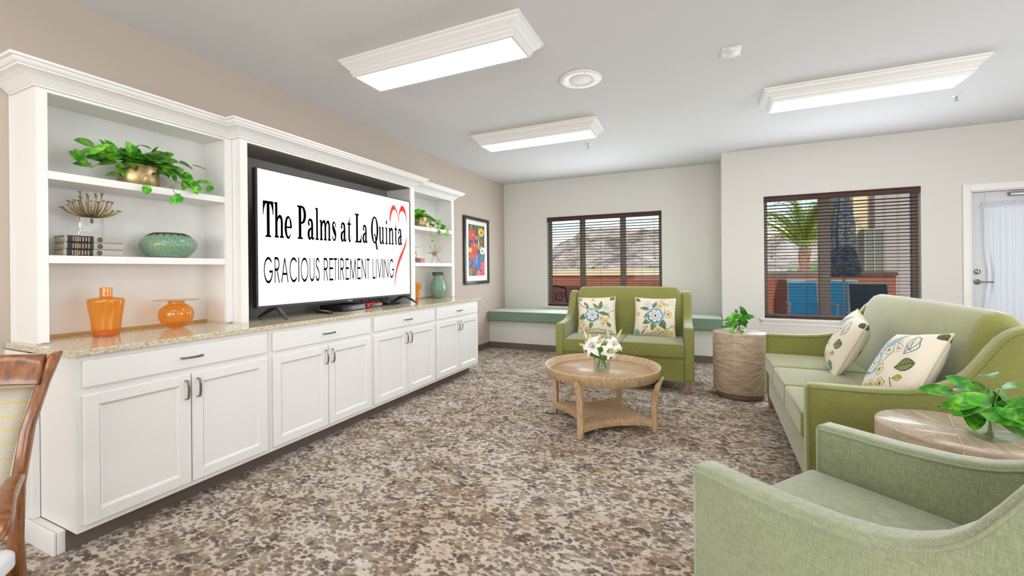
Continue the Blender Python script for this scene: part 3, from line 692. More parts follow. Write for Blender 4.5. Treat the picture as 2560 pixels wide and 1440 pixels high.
hl = [(3.45, 1.797), (3.438, 1.835), (3.441, 1.874), (3.450, 1.92), (3.466, 1.955), (3.482, 1.98), (3.499, 1.99), (3.52, 1.982), (3.542, 1.955), (3.558, 1.93), (3.571, 1.895), (3.579, 1.85), (3.585, 1.783), (3.580, 1.80), (3.573, 1.84), (3.563, 1.886), (3.552, 1.91), (3.54, 1.928), (3.526, 1.942), (3.512, 1.946), (3.496, 1.937), (3.483, 1.92), (3.468, 1.89), (3.459, 1.862)]
hr = [(3.580, 1.80), (3.582, 1.87), (3.590, 1.93), (3.602, 1.965), (3.616, 1.988), (3.640, 2.003), (3.660, 1.998), (3.678, 1.980), (3.692, 1.958), (3.704, 1.925), (3.712, 1.89), (3.716, 1.847), (3.713, 1.80), (3.709, 1.845), (3.702, 1.878), (3.692, 1.903), (3.680, 1.922), (3.666, 1.936), (3.65, 1.943), (3.634, 1.944), (3.618, 1.937), (3.605, 1.920), (3.594, 1.892), (3.587, 1.85)]
tlA = [(3.713, 1.75), (3.711, 1.69), (3.703, 1.65), (3.683, 1.60), (3.637, 1.521), (3.610, 1.49), (3.571, 1.422), (3.540, 1.346), (3.519, 1.274), (3.508, 1.189), (3.506, 1.12)]
tlB = [(3.7145, 1.75), (3.715, 1.68), (3.7115, 1.635), (3.695, 1.575), (3.655, 1.495), (3.640, 1.470), (3.606, 1.415), (3.567, 1.345), (3.537, 1.270), (3.518, 1.185), (3.507, 1.12)]
b = MB()
for pl in (hl, hr): b.add([(.0015, y-q, z-zz) for y, z in pl], [tuple(range(len(pl)))])
for i in range(len(tlA)-1): b.add([(.0015, y-q, z-zz) for y, z in (tlA[i], tlA[i+1], tlB[i+1], tlB[i])], [(0, 1, 2, 3)])
b.build('screen_heart', M_red, tv, recalc=False)

# ------------------------------------------------------------------ electronics on the counter
def at(x, y, z=CT): return (x, y, z)
cb = thing('cable_box', 'black cable box with a glossy front under the television', 'cable box', at(-2.99, 2.895), R(8))
MB().box(-.12, .115, -.17, .17, .004, .052, bev=.002).build('case', M_black, cb)
MB().box(.1155, .118, -.165, .165, .006, .050).build('front_panel', mat('gloss_black', '22262a', .08), cb)
MB().box(.1182, .1188, .05, .12, .018, .040).build('display', mat('display_grey', '3a4650', .1), cb)
MB().box(.1182, .1188, -.02, .02, .010, .015).build('red_badge', mat('red_mark', 'c03a30', .4), cb)
for a in (-1, 1):
    for c in (-1, 1): MB().lathe([(.01, 0), (.01, .004), (0, .004)], 10, (a*.09, c*.14, 0)).build('foot', M_black, cb)
rd = thing('media_box', 'small red and black media box beside the cable box', 'media box', at(-2.965, 3.19), R(8))
bevel(MB().box(-.08, .075, -.11, .11, .005, .045).build('case', mat('red_plastic', 'd8452e', .3), rd), .01, 3)
bevel(MB().box(.0755, .084, -.10, .10, .010, .041).build('front_panel', M_black, rd), .004, 2)
for y in (-.075, -.045, -.015, .02, .06): MB().box(.0842, .0850, y-.008, y+.008, .021, .028).build('indicator', M_gold, rd)
MB().box(-.07, .07, -.095, .095, 0, .0048).build('base', M_black, rd)
rm = thing('remote_control', 'black remote control lying in front of the cable box', 'remote control', at(-2.905, 2.60, CT+.001), R(-14))
bevel(MB().box(-.105, .105, -.024, .024, .002, .020).build('case', M_black, rm), .006, 3)
bt = MB()
for i in range(8):
    for j in range(3): bt.lathe([(.0045, 0), (.004, .0025), (0, .0026)], 8, (-.085+i*.02, -.013+j*.013, .0198))
bt.build('buttons', M_gold, rm, kind='stuff')
cab = MB(); rnd = random.Random(4)
for k in range(6):
    y = 3.24+.07*k; p = [(-3.14+.03*rnd.random(), y, 1.04), (-3.06, y+.05*rnd.uniform(-1, 1), .98), (-3.02+.05*rnd.random(), y+.1*rnd.uniform(-1, 1), .9555), (-2.98+.03*rnd.random(), y+.16*rnd.uniform(-1, 1), .9555), (-3.08, y+.1*rnd.uniform(-1, 1), .9555), (-3.2, y, .9555)]
    cab.tube([Vector(s_[:3]) for s_ in smoothp(p, 6)], .0035, 6)
tag(cab.build('cables', M_black), 'tangle of thin black cables behind the right foot of the television', 'cables')

# ------------------------------------------------------------------ vases
def vase(name, label, cat, loc, prof, m, parts=(), n=40, wall=.0):
    t = thing(name, label, cat, loc); MB().lathe(prof, n).build('body', m, t)
    for nm, pr, mm in parts: MB().lathe(pr, n).build(nm, mm, t)
    return t
def rounded(pts, k=6): return [(max(a, 0), b_) for a, b_, _ in smoothp([(x, y, 0) for x, y in pts], k)]
bott = rounded([(0.0, .002), (.050, .002), (.056, .006), (.060, .03), (.066, .09), (.074, .15), (.079, .19), (.078, .203), (.070, .212), (.045, .217), (.030, .220), (.027, .226), (.027, .25), (.027, .272)])
va = vase('amber_vase', 'tall amber glass bottle vase with a short neck, left one under the first bookcase', 'vase', at(-3.065, 1.232, CT), bott, M_amber, [('glass_base', [(.052, .006), (.054, .028), (.02, .034), (0, .035)], M_amber)])
dup(va, at(-3.06, 4.025, CT), 0, 'amber glass bottle vase at the far end, partly hidden by the television surround')
rb = rounded([(0, .002), (.028, .002), (.05, .010), (.078, .038), (.092, .078), (.088, .115), (.066, .142), (.047, .153), (.043, .162), (.044, .170)])
rv = vase('amber_bowl_vase', 'round amber vase with a wide flat rim on the counter under the near bookcase', 'vase', at(-3.075, 1.585, CT), rb, M_amber, [('rim', [(.044, .170), (.07, .174), (.122, .178), (.123, .180), (.07, .1765), (.042, .173)], mk_glass('pale_amber', 'f8ead2'))])
v2 = dup(rv, (-3.10, 3.975, 1.399), 0, 'round amber vase half hidden on the middle shelf of the far bookcase')
def glazed(name, label, loc, prof, rimr, rimz, drip):
    t = vase(name, label, 'vase', loc, prof, M_glaze, [('rim', [(rimr-.012, rimz-.006), (rimr+.002, rimz-.008), (rimr+.005, rimz), (rimr-.002, rimz+.006), (rimr-.012, rimz)], M_glazed)])
    MB().lathe([(rimr-.012, rimz), (rimr-.02, rimz-.08), (0, rimz-.09)], 30).build('interior', M_glazed, t)
    b = MB()
    for k in range(18):
        a = 2*pi*k/18; b.tube([(r_*cos(a), r_*sin(a), z) for r_, z in drip], [.0045, .004, .0025][:len(drip)], 6)
    b.build('glaze_drips', M_glazed, t, kind='stuff'); return t
bw = rounded([(0, .002), (.085, .002), (.108, .018), (.140, .055), (.148, .085), (.138, .115), (.112, .138), (.086, .150)])
bwl = glazed('ceramic_bowl', 'squat green glazed ceramic bowl with a brown rim, beside the grey books', (-3.13, 1.575, 1.399), bw, .086, .153, [(.086, .152), (.102, .144), (.116, .136)])
tall = rounded([(0, .002), (.052, .002), (.066, .012), (.088, .055), (.1, .105), (.098, .15), (.083, .205), (.064, .255), (.056, .280), (.058, .30), (.066, .325)])
glazed('ceramic_vase', 'tall green glazed ceramic vase with a dark rim on the far end of the counter', at(-3.115, 4.585, CT), tall, .066, .328, [(.068, .326), (.062, .305), (.0585, .288)])

# ------------------------------------------------------------------ books
def book(loc, rz, label, cover, group, L=.245, W=.145, T=.036):
    t = thing('book', label, 'book', loc, rz, group)
    bevel(MB().box(-W+.003, -.004, -L/2+.004, L/2-.004, .003, T-.003).build('pages', M_paper, t), .001, 1)
    c = MB().box(-W, .0, -L/2, L/2, 0, .0028).box(-W, 0, -L/2, L/2, T-.0028, T)
    n = 8; vs = []
    for yy in (-L/2, L/2):
        for i in range(n+1):
            a = pi*i/n-pi/2; vs.append((.006*cos(a), yy, T/2+T/2*sin(a)))
    c.add(vs, [(i, i+1, n+2+i, n+1+i) for i in range(n)]+[tuple(range(n+1)), tuple(range(n+1, 2*n+2))]); sharp(c.build('cover', cover, t))
    def spine(name, y0, y1, m, off=.0003, z0=0.0, z1=1.0):
        vs = []
        for yy in (y0, y1):
            for i in range(n+1):
                a = (pi*(z0+(z1-z0)*i/n)-pi/2); vs.append(((.006+off)*cos(a)+off, yy, T/2+(T/2+off)*sin(a)))
        return MB().add(vs, [(i, i+1, n+2+i, n+1+i) for i in range(n)]).build(name, m, t)
    spine('spine_label', -L/2+.012, -L/2+.116, M_bookd)
    b = MB()
    for k, yy in enumerate((.032, .042, .050, .058, .070, .082, .094)):
        h = (.7, .8, .8, .6, .7, .6, .75)[k]
        for seg in range(5): b.box(.0072, .0076, -L/2+yy, -L/2+yy+.0045, T*(.5-h/2)+seg*T*h/5, T*(.5-h/2)+seg*T*h/5+T*h/6.5)
    b.build('spine_lettering', M_gold, t, kind='stuff')
    e = MB(); e.add([(.0077, -L/2+.142+.011*cos(2*pi*k/16), T/2+.013*sin(2*pi*k/16)) for k in range(16)], [tuple(range(16))])
    e.build('emblem', M_bookd, t)
    g = MB(); g.tube([(.008, -L/2+.134, T/2-.003), (.008, -L/2+.138, T/2+.004), (.008, -L/2+.143, T/2+.001), (.008, -L/2+.149, T/2+.005)], .0009, 5).tube([(.008, -L/2+.137, T/2-.007), (.008, -L/2+.140, T/2-.001)], .0008, 5).tube([(.008, -L/2+.145, T/2-.006), (.008, -L/2+.144, T/2)], .0008, 5)
    g.build('emblem_figure', M_gold, t); return t
gb = 'grey books stacked under the brass sculpture'
bx, by = -3.075, 1.187
b1 = book((bx, by, 1.3995), R(-4), 'grey cloth book at the bottom of the stack under the brass sculpture', M_bookc, gb)
dup(b1, (bx+.002, by+.002, 1.4365), R(-5), 'grey cloth book in the middle of the stack under the brass sculpture')
dup(b1, (bx-.001, by+.003, 1.4735), R(-3), 'grey cloth book on top of the stack, directly under the brass sculpture')
gp = 'pink books on the far bookcase'
p1 = book((-3.05, 4.10, 1.3995), R(4), 'pink cloth book, lower one of two on the far bookcase', M_pink, gp, T=.028)
dup(p1, (-3.052, 4.098, 1.4285), R(2), 'pink cloth book, upper one of two on the far bookcase')
# brass sculpture
cs_ = thing('brass_sculpture', 'brass coral-like sculpture on a clear acrylic block, on the grey books', 'sculpture', (-3.14, 1.20, 1.511))
bevel(MB().box(-.028, .028, -.045, .045, 0, .105).build('acrylic_block', M_acrylic, cs_), .002, 2)
b = MB().tube([(0, 0, .075), (0, 0, .13)], .006, 10); rnd = random.Random(3)
for ring, (r1, zt, n) in enumerate(((.115, .155, 14), (.085, .20, 12), (.05, .235, 8))):
    for k in range(n):
        a = 2*pi*(k+.5*ring)/n+rnd.uniform(-.1, .1); rr = r1*rnd.uniform(.92, 1.06); z1 = zt*rnd.uniform(.95, 1.05)
        pts = bez((0, 0, .112), (rr*.45*cos(a), rr*.45*sin(a), .105), (rr*.85*cos(a), rr*.85*sin(a), .12+(z1-.12)*.3), (rr*cos(a), rr*sin(a), z1), 8)
        b.tube(pts, [.0034]*7+[.0028, .0026], 6); e = pts[-1]
        b.lathe([(.0025, -.003), (.007, -.001), (.008, .002), (.006, .004), (0, .003)], 8, tuple(e))
b.build('brass_branches', M_brass, cs_)
ss = thing('star_ornament', 'gold wire starburst ornament on the middle shelf of the far bookcase', 'ornament', (-3.07, 4.45, 1.399))
b = MB(); rnd = random.Random(5); dirs = [(.2, .95, .28), (.1, -.95, .1), (.3, .55, .78), (-.2, -.5, .85), (.1, -.55, -.8), (.3, .5, -.78), (.8, .1, .55), (-.8, .2, .1), (-.2, .35, .9)]
for d in dirs:
    d = Vector(d).normalized(); c0 = Vector((0, 0, .118)); o = d.orthogonal().normalized()
    L_ = .125/max(abs(d.z), .001) if d.z < 0 else .14; L_ = min(L_, .148)
    tip = c0+d*L_; 
    if tip.z < .004: tip.z = .004
    for k in range(3):
        of = (o*cos(k*2.1)+d.cross(o)*sin(k*2.1))*.022; b.tube([c0+of-d*.02, tip], [.0022, .0013], 5)
b.build('star', M_brass, ss)
# ------------------------------------------------------------------ framed print
pf = thing('framed_print', 'black framed abstract flower print with a white mat on the taupe wall', 'picture', (WX, 5.921, 1.614))
hw_, hz_ = .405, .527; b = MB()
for a, c, d, e in ((-hw_, -hw_+.05, -hz_, hz_), (hw_-.05, hw_, -hz_, hz_), (-hw_+.05, hw_-.05, -hz_, -hz_+.05), (-hw_+.05, hw_-.05, hz_-.05, hz_)): b.box(.0005, .032, a, c, d, e)
bevel(b.build('frame', mat('frame_black', '2c2d30', .35), pf), .003, 2)
MB().box(.0005, .014, -hw_+.0505, hw_-.0505, -hz_+.0505, hz_-.0505).build('mat', mat('mat_white', 'f1efea', .8), pf)
MB().box(.0205, .0215, -hw_+.0505, hw_-.0505, -hz_+.0505, hz_-.0505).build('glazing', M_pane, pf)
def paint(W_, H_, nx, ny, fn, bg_):
    b = MB(); vs = []; cols = []
    for j in range(ny+1):
        for i in range(nx+1):
            u, v = i/nx, j/ny; vs.append((0, (u-.5)*W_, (v-.5)*H_)); cols.append(fn(u, v))
    b.v = vs; b.f = [(j*(nx+1)+i, j*(nx+1)+i+1, (j+1)*(nx+1)+i+1, (j+1)*(nx+1)+i) for j in range(ny) for i in range(nx)]; b.sm = [False]*len(b.f); b.col = cols; return b
rnd = random.Random(8)
art = [(.2, .93, .06, .14, '6f8a4a', 3), (.42, .95, .05, .12, '5c7a4a', 3), (.22, .80, .24, .115, 'd8403c', 7), (.78, .87, .19, .085, 'f2c53a', 9), (.80, .865, .05, .03, '3c4a5a', 5), (.24, .80, .03, .02, 'f6d66a', 5), (.55, .75, .16, .05, '9a8a5a', 5), (.34, .58, .2, .09, 'd4453c', 6), (.36, .6, .025, .02, 'f6e2a0', 5), (.1, .50, .12, .05, 'f0b840', 6), (.46, .44, .1, .10, 'd23c36', 6), (.18, .38, .16, .09, 'd44a40', 7), (.86, .50, .16, .075, 'f3efe2', 6), (.84, .5, .05, .03, '8a6a4a', 4), (.62, .58, .14, .06, 'a89060', 5), (.4, .27, .12, .10, '4a7ac0', 5), (.62, .27, .16, .17, '3f6fb6', 5), (.84, .36, .12, .07, '4a8a80', 5), (.9, .18, .17, .11, 'e0607a', 7), (.6, .04, .12, .07, 'e8708a', 6), (.9, .04, .2, .06, 'de5a6a', 5), (.1, .07, .12, .10, '8a8444', 5), (.28, .15, .05, .10, 'd04a5a', 4), (.8, .68, .08, .03, 'cf4a44', 5), (.62, .66, .03, .05, 'e8e4d8', 3), (.5, .33, .02, .1, 'f0d070', 3), (.07, .25, .1, .05, '5a7ac0', 5)]
def artfn(u, v):
    c = '3a4a58' if math.sin(u*9+v*5)+math.sin(v*13-u*4) > -.3 else '56683f'
    for x, y, rx, ry, col, n in art:
        dx, dy = (u-x)/rx, (v-y)/ry; a = math.atan2(dy, dx)
        if math.hypot(dx, dy) < 1+.16*math.cos(n*a+x*9): c = col
    return lin(c)
pa = paint(.522, .805, 90, 130, artfn, 0).build('print', M_art, pf, usecol=True, loc=(.0146, 0, .008), recalc=False)
import numpy as np
# ------------------------------------------------------------------ soft shapes
def rbox(b, c, half, r, n=(8, 8, 4), warp=None, smooth=True, mtx=None, colfn=None):
    key = {}; vs = []; cols = []; fs = []
    def V(p):
        q = []
        for a in range(3): 
            inner = max(-(half[a]-r), min(half[a]-r, p[a]*half[a])); q.append(inner)
        inn = Vector(q); d = Vector([p[a]*half[a]-q[a] for a in range(3)])
        o = inn+(d.normalized()*r if d.length > 1e-9 else d)
        k = tuple(round(x, 5) for x in p)
        if k not in key:
            if warp: o = warp(o, p)
            o = o+Vector(c)
            if mtx is not None: o = mtx @ o
            key[k] = len(vs); vs.append(tuple(o))
        return key[k]
    def samples(a):
        e = r/half[a]; m = n[a]; inner = [-(1-e)+2*(1-e)*i/m for i in range(m+1)]
        return [-1, -1+e*.35, -1+e*.7]+inner+[1-e*.7, 1-e*.35, 1]
    S = [samples(a) for a in range(3)]
    for a in range(3):
        u, v = [x for x in range(3) if x != a]
        for sgn in (-1, 1):
            for i in range(len(S[u])-1):
                for j in range(len(S[v])-1):
                    q = []
                    for ii, jj in ((i, j), (i+1, j), (i+1, j+1), (i, j+1)):
                        p = [0, 0, 0]; p[a] = sgn; p[u] = S[u][ii]; p[v] = S[v][jj]; q.append(V(p))
                    if len(set(q)) == 4: fs.append(tuple(q))
    return b.add(vs, fs, smooth)
def crown(h, e=.0):
    def f(o, p):
        k = (1-p[0]**2)*(1-p[1]**2)
        if p[2] > 0: return Vector((o.x, o.y-0, o.z+h*k*p[2]))
        return o
    return f
PROF = [(.0, .665), (.006, .682), (.022, .691), (.10, .692), (.25, .693), (.38, .702), (.46, .716), (.52, .738), (.57, .768), (.61, .808), (.645, .862), (.68, .922), (.71, .968), (.745, 1.003), (.78, 1.022), (.82, 1.030)]
def side_panel(x0, x1, D, mt, mp, par, name='side_panel'):
    top = [(s*D/.84, z) for s, z in PROF]
    poly = [(.004, .13)]+top+[(D+.015, 1.01), (D+.018, .98), (D-.03, .13)]
    o = bevel(MB().prism(poly, x0, x1, 'x').build(name, mt, par), .020, 4, 50)
    # profile has small turning angles, so only the rim rolls over
    pts = [(.013, .14)]+[(s+(.013 if z < .68 else .0), z-.013 if z > .68 else z-.004) for s, z in top[1:]]
    # offset inwards along normals
    pl = [(.0, .14), (0, .40)]+top+[(D+.012, 1.008)]; off = []
    for i, p in enumerate(pl):
        a = pl[max(i-1, 0)]; c = pl[min(i+1, len(pl)-1)]; d = Vector((c[0]-a[0], c[1]-a[1])).normalized(); nn = Vector((d.y, -d.x)); off.append((p[0]+nn.x*.016, p[1]+nn.y*.016))
    pp = [(y, z, 0) for y, z in off]; pp = smoothp(pp, 3); b = MB()
    for xx in (x0, x1): b.tube([(xx, y, z) for y, z, _ in pp], .0042, 6)
    b.build('piping', mp, o)
    return o
def seating(name, label, cat, W, nc, mt, mp, loc, rz, D=.84, th=.088, cushion_m=None):
    t = thing(name, label, cat, loc, rz); h = W/2
    side_panel(-h, -h+th, D, mt, mp, t); side_panel(h-th, h, D, mt, mp, t)
    xi = h-th-.002
    # base rail
    b = MB(); rbox(b, (0, D/2-.01, .25), (xi, D/2-.03, .125), .012, (2, 2, 2)); b.build('base', mt, t)
    # backrest
    n = 40; vs = []; sec0 = [(.575, .42), (.60, .55), (.635, .72), (.665, .88), (.69, .98), (.708, 1.03), (.735, 1.064), (.772, 1.080), (.812, 1.074), (.838, 1.052), (.85, 1.01), (.83, .6), (.81, .13), (.60, .13)]
    k = D/.84
    for i in range(n+1):
        u = sin(pi/2*(-1+2*i/n)); u = max(-1, min(1, u*1.0)); dz = -.026*abs(u)**14
        e_ = max(0, (abs(u)-.90)/.10); e_ = e_*e_*(3-2*e_)
        for (y, z) in sec0:
            if z > .6 and y < .76: y = y+.034*e_*min(1, (z-.6)/.25)
            if z > .9: z = z-.055*e_*min(1, (z-.9)/.1)
            vs.append((u*xi, y*k+(.012*(1-u*u) if z > .5 and y < .7 else 0)*-1, z+(dz+.006*(1-u*u) if z > .95 else 0)))
    m = len(sec0); fs = [(i*m+j, (i+1)*m+j, (i+1)*m+(j+1) % m, i*m+(j+1) % m) for i in range(n) for j in range(m)]+[tuple(range(m)), tuple(n*m+j for j in range(m))]
    bk = sharp(MB().add(vs, fs, True).build('backrest', mt, t), 60)
    # seat cushions
    cw = 2*xi/nc
    for c in range(nc):
        x0 = -xi+c*cw; b = MB(); cy0, cy1 = -.008, .600*k
        rbox(b, (x0+cw/2, (cy0+cy1)/2, .446), (cw/2-.0015, (cy1-cy0)/2, .072), .020, (10, 10, 3), crown(.018))
        s = b.build('seat_cushion', mt, t)
        g = MB()
        for z, e in ((.507, 1), (.386, 0)):
            q = [(x0+.010, cy1-.03), (x0+.008, cy0+.016), (x0+.02, cy0+.004), (x0+cw-.02, cy0+.004), (x0+cw-.008, cy0+.016), (x0+cw-.010, cy1-.03)]
            g.tube([(x, y, z) for x, y in q], .0042, 6)
        g.build('piping', mp, s)
    for sx in (-1, 1):
        for yy in (.045, D-.07):
            l = MB(); x = sx*(h-.055); 
            vs = [(x+a*w_, yy+c*w_, z) for z, w_ in ((.13, .030), (0, .020)) for a, c in ((-1, -1), (1, -1), (1, 1), (-1, 1))]
            l.add(vs, [(3, 2, 1, 0), (4, 5, 6, 7)]+[(i, (i+1) % 4, 4+(i+1) % 4, 4+i) for i in range(4)]); bevel(l.build('leg', M_leg, t), .003, 2)
    return t
import math as _m
def frame(fl, wdir):
    """front-left point and width direction -> centre of the front edge, rotation"""
    return
# loveseat faces the camera side
w = 1.452; a = _m.atan2(.078, 1.45)
seating('loveseat', 'moss green two-seat sofa with sloping wing arms in front of the window bench', 'sofa', w, 2, M_moss, M_mossP, (-1.530+w/2*cos(a), 4.605+w/2*sin(a), 0), a)
# long sofa faces the television
w = 1.96; a = R(-91.3)
seating('sofa', 'long moss green three-seat sofa along the right side', 'sofa', w, 3, M_moss, M_mossP, (.49+.022*w/2, 2.635+w/2, 0), a, D=.87)
# armchair in the foreground
w = .785; a = R(-128.2)
AX = Vector((cos(a), sin(a)))
p0 = Vector((-.038, 1.437)); ctr = p0-AX*w/2
seating('armchair', 'sage green armchair with rolled piped arms in the right foreground', 'armchair', w, 1, M_sage, M_sageP, (ctr.x, ctr.y, 0), a, D=.84)

# ------------------------------------------------------------------ cushions with a printed pattern
def canvas(n, bgc): c = np.zeros((n, n, 3)); c[:] = lin(bgc); return c
def grid(n): v, u = np.mgrid[0:n, 0:n]/(n-1); return u, v
def leafp(c, u, v, cx, cy, L, W, ang, col, dark='3f4a36'):
    a = R(ang); dx, dy = u-cx, v-cy; s = (dx*cos(a)+dy*sin(a))/L; t = (-dx*sin(a)+dy*cos(a))/W
    w = np.where((s > 0) & (s < 1), np.sin(np.pi*np.clip(s, 0, 1)**.8), 0); m = np.abs(t) < w
    vein = (np.abs(t) < .07) | (np.abs(((s*7-np.abs(t)*1.6) % 1)-.5) < .09); edge = np.abs(t) > w-.16
    c[m] = lin(col); c[m & (t > 0)] = np.array(lin(col))*1.25; c[m & vein] = lin(dark); c[m & edge] = lin(dark)
def blossom(c, u, v, cx, cy, r, col='f0e0a0', out='6a5638', n=5, ph=0, cen='6a4a3a'):
    dx, dy = u-cx, v-cy; q = np.hypot(dx, dy)/r; a = np.arctan2(dy, dx)+ph; lim = .72+.28*np.abs(np.cos(a*n/2))**.7
    m = q < lim; c[m] = lin(col); c[m & (q > lim-.10)] = lin(out); c[m & (np.abs(np.cos(a*n/2)) < .12) & (q > .25)] = lin(out)
    c[q < .20] = lin(cen); c[(q > .2) & (q < .42) & (np.cos(a*n*3) > .5)] = lin(cen)
def bloom(c, u, v, cx, cy, r, ph=0):
    dx, dy = u-cx, v-cy; q = np.hypot(dx, dy)/r; a = np.arctan2(dy, dx)+ph
    m = q < 1.0+.10*np.cos(a*5); c[m] = lin('4a9db0'); c[m & (a > 1.4)] = lin('86c2cc'); c[m & (q > .92)] = lin('d5e4e0'); c[m & (np.sin(a*24) > .82) & (q > .6)] = lin('2f7c92')
    for k, (rr, n, cc) in enumerate(((.80, 7, 'f4eeea'), (.56, 6, 'e8ecec'), (.34, 5, 'f6f0ea'))):
        lim = rr*(.80+.2*np.abs(np.cos(a*n/2+k))); m = q < lim; c[m] = lin(cc); c[m & (q > lim-.05)] = lin('5a6a78'); c[m & (np.abs(np.cos(a*n/2+k)) < .10)] = lin('8a97a2')
    c[q < .12] = lin('4a3a32')
def branch(c, u, v, pts, wd, col='5a463a'):
    for (x0, y0), (x1, y1) in zip(pts, pts[1:]):
        d = np.array([x1-x0, y1-y0]); L2_ = (d**2).sum(); t = np.clip(((u-x0)*d[0]+(v-y0)*d[1])/L2_, 0, 1); c[np.hypot(u-x0-t*d[0], v-y0-t*d[1]) < wd] = lin(col)
def design(kind, n=190):
    u, v = grid(n); c = canvas(n, 'ece2d2')
    if kind == 0:     # bloom left of centre
        branch(c, u, v, [(.0, .86), (.12, .72), (.25, .66)], .008); branch(c, u, v, [(.98, .62), (.8, .52), (.66, .55)], .005); branch(c, u, v, [(.02, .2), (.1, .35), (.05, .5)], .006)
        leafp(c, u, v, .30, .62, .26, .055, 118, '7f9068'); leafp(c, u, v, .60, .62, .26, .055, 80, '7f9068'); leafp(c, u, v, .57, .62, .24, .045, 130, '8a9a60'); leafp(c, u, v, .28, .48, .28, .075, 200, '6f8468'); leafp(c, u, v, .58, .54, .30, .05, -12, '7a8a6a')
        leafp(c, u, v, .40, .30, .22, .05, 250, '8a9a50'); blossom(c, u, v, .42, .91, .055, 'efe58c'); blossom(c, u, v, .20, .72, .05, 'f3e9dc')
        bloom(c, u, v, .40, .48, .20, .6); blossom(c, u, v, .76, .68, .09, 'd4e6e8', '7090a0', 4, .4, '8ab0b8')
        for x, y, r in ((.64, .38, .075), (.76, .32, .065), (.68, .24, .06), (.84, .42, .055), (.12, .33, .05), (.16, .22, .05), (.08, .13, .05), (.24, .12, .05)): blossom(c, u, v, x, y, r, ph=x*9)
        blossom(c, u, v, .06, .94, .07, '8fb8b0', '5a8078', 3, 0, '6aa098'); leafp(c, u, v, .98, .99, .16, .06, 220, '7c8468'); branch(c, u, v, [(.1, .04), (.5, .1), (.9, .04)], .006); leafp(c, u, v, .88, .16, .16, .05, 130, '7f9068')
    elif kind == 1:   # bloom in the middle
        branch(c, u, v, [(.74, .70), (.73, .5)], .006); branch(c, u, v, [(.2, .04), (.33, .22)], .013); branch(c, u, v, [(.33, .22), (.22, .2)], .005); branch(c, u, v, [(.6, .04), (.8, .18), (1, .28)], .006); branch(c, u, v, [(.3, .04), (.9, .05)], .006)
        leafp(c, u, v, .38, .66, .26, .05, 172, '7f9070'); leafp(c, u, v, .42, .60, .26, .05, 222, '8a9a68'); leafp(c, u, v, .45, .70, .2, .05, 60, '7f9070'); leafp(c, u, v, .62, .42, .30, .09, -60, '6f8468'); leafp(c, u, v, .52, .36, .26, .07, -110, '93a050'); leafp(c, u, v, .42, .40, .24, .07, 210, '7a8460')
        blossom(c, u, v, .33, .80, .09, 'dce6ea', '8094a8', 4, .5, '8ab8c8'); bloom(c, u, v, .52, .50, .215, 2.6)
        for x, y, r in ((.62, .76, .075), (.72, .82, .06), (.66, .88, .05), (.80, .80, .055), (.83, .55, .095), (.08, .53, .055), (.60, .13, .07), (.72, .09, .065), (.82, .11, .075), (.92, .08, .05), (.50, .07, .05), (.28, .17, .05), (.93, .26, .04)): blossom(c, u, v, x, y, r, ph=x*7)
        blossom(c, u, v, .06, .06, .09, '86b0a8', '5a8078', 3, .3, '5a9aa0'); leafp(c, u, v, .02, .97, .16, .05, -40, '7c8468'); branch(c, u, v, [(.86, .92), (.88, .84), (.95, .78)], .004, '8a90a0'); branch(c, u, v, [(.86, .92), (.94, .94), (.96, .78)], .004, '8a90a0'); branch(c, u, v, [(.5, .88), (.6, .93), (.8, .95)], .007, '9aa890')
    else:             # big bloom at the left, leaf at the right
        leafp(c, u, v, .30, .62, .40, .07, 62, '9fb6c2', '7f98a8'); leafp(c, u, v, .22, .6, .30, .06, 84, 'b9cbd4', '8fa4b4')
        branch(c, u, v, [(.42, .40), (.52, .62)], .006); branch(c, u, v, [(.7, .30), (.84, .06)], .006); branch(c, u, v, [(.1, .12), (.4, .14), (.66, .24)], .005)
        bloom(c, u, v, .23, .47, .19, 3.0)
        for x, y, r in ((.44, .66, .075), (.56, .70, .07), (.50, .78, .055), (.47, .38, .085), (.36, .18, .06), (.46, .13, .07), (.58, .20, .08), (.26, .14, .05), (.12, .13, .05), (.66, .10, .05)): blossom(c, u, v, x, y, r, 'f0dfa4' if y < .5 else 'ece6da', ph=x*8)
        leafp(c, u, v, .92, .54, .26, .085, 205, '7c8a4c'); leafp(c, u, v, .86, .34, .14, .04, 200, 'c8c040'); leafp(c, u, v, .80, .84, .24, .10, 250, 'e8d8c4', '4f7f86'); leafp(c, u, v, .70, .90, .24, .09, 290, 'e8d8c4', '4f7f86'); leafp(c, u, v, .90, .96, .14, .05, -20, '56684c'); leafp(c, u, v, .75, .10, .18, .06, 30, '98984a'); blossom(c, u, v, .88, .12, .06, '5fa0a0', '3a7078', 3, 0, '3a7078')
    return np.clip(c, 0, 1)
def pillow_mesh(kind, S=.45, T=.085, n=190):
    col = design(kind, n); b = MB(); vs = []; cols = []
    for side in (1, -1):
        for j in range(n):
            for i in range(n):
                u = -1+2*i/(n-1); v = -1+2*j/(n-1)
                k = max(0, (1-abs(u)**2.6)*(1-abs(v)**2.6))**.5
                px = u*S/2*(1-.055*(1-v*v)*abs(u)**1.5); pz = v*S/2*(1-.055*(1-u*u)*abs(v)**1.5)
                wob = .004*sin(u*7+v*3+kind)*k
                vs.append((px, -side*(T*k+wob), pz)); cc = col[j, i]; cols.append((cc[0], cc[1], cc[2]))
    fs = []
    for s in (0, 1):
        o = s*n*n
        for j in range(n-1):
            for i in range(n-1):
                q = (o+j*n+i, o+j*n+i+1, o+(j+1)*n+i+1, o+(j+1)*n+i); fs.append(q if s == 0 else q[::-1])
    b.v = vs; b.f = fs; b.sm = [True]*len(fs); b.col = cols; return b
M_rope = mat('cushion_piping', 'd9d2b0', .8)
pilm = {}
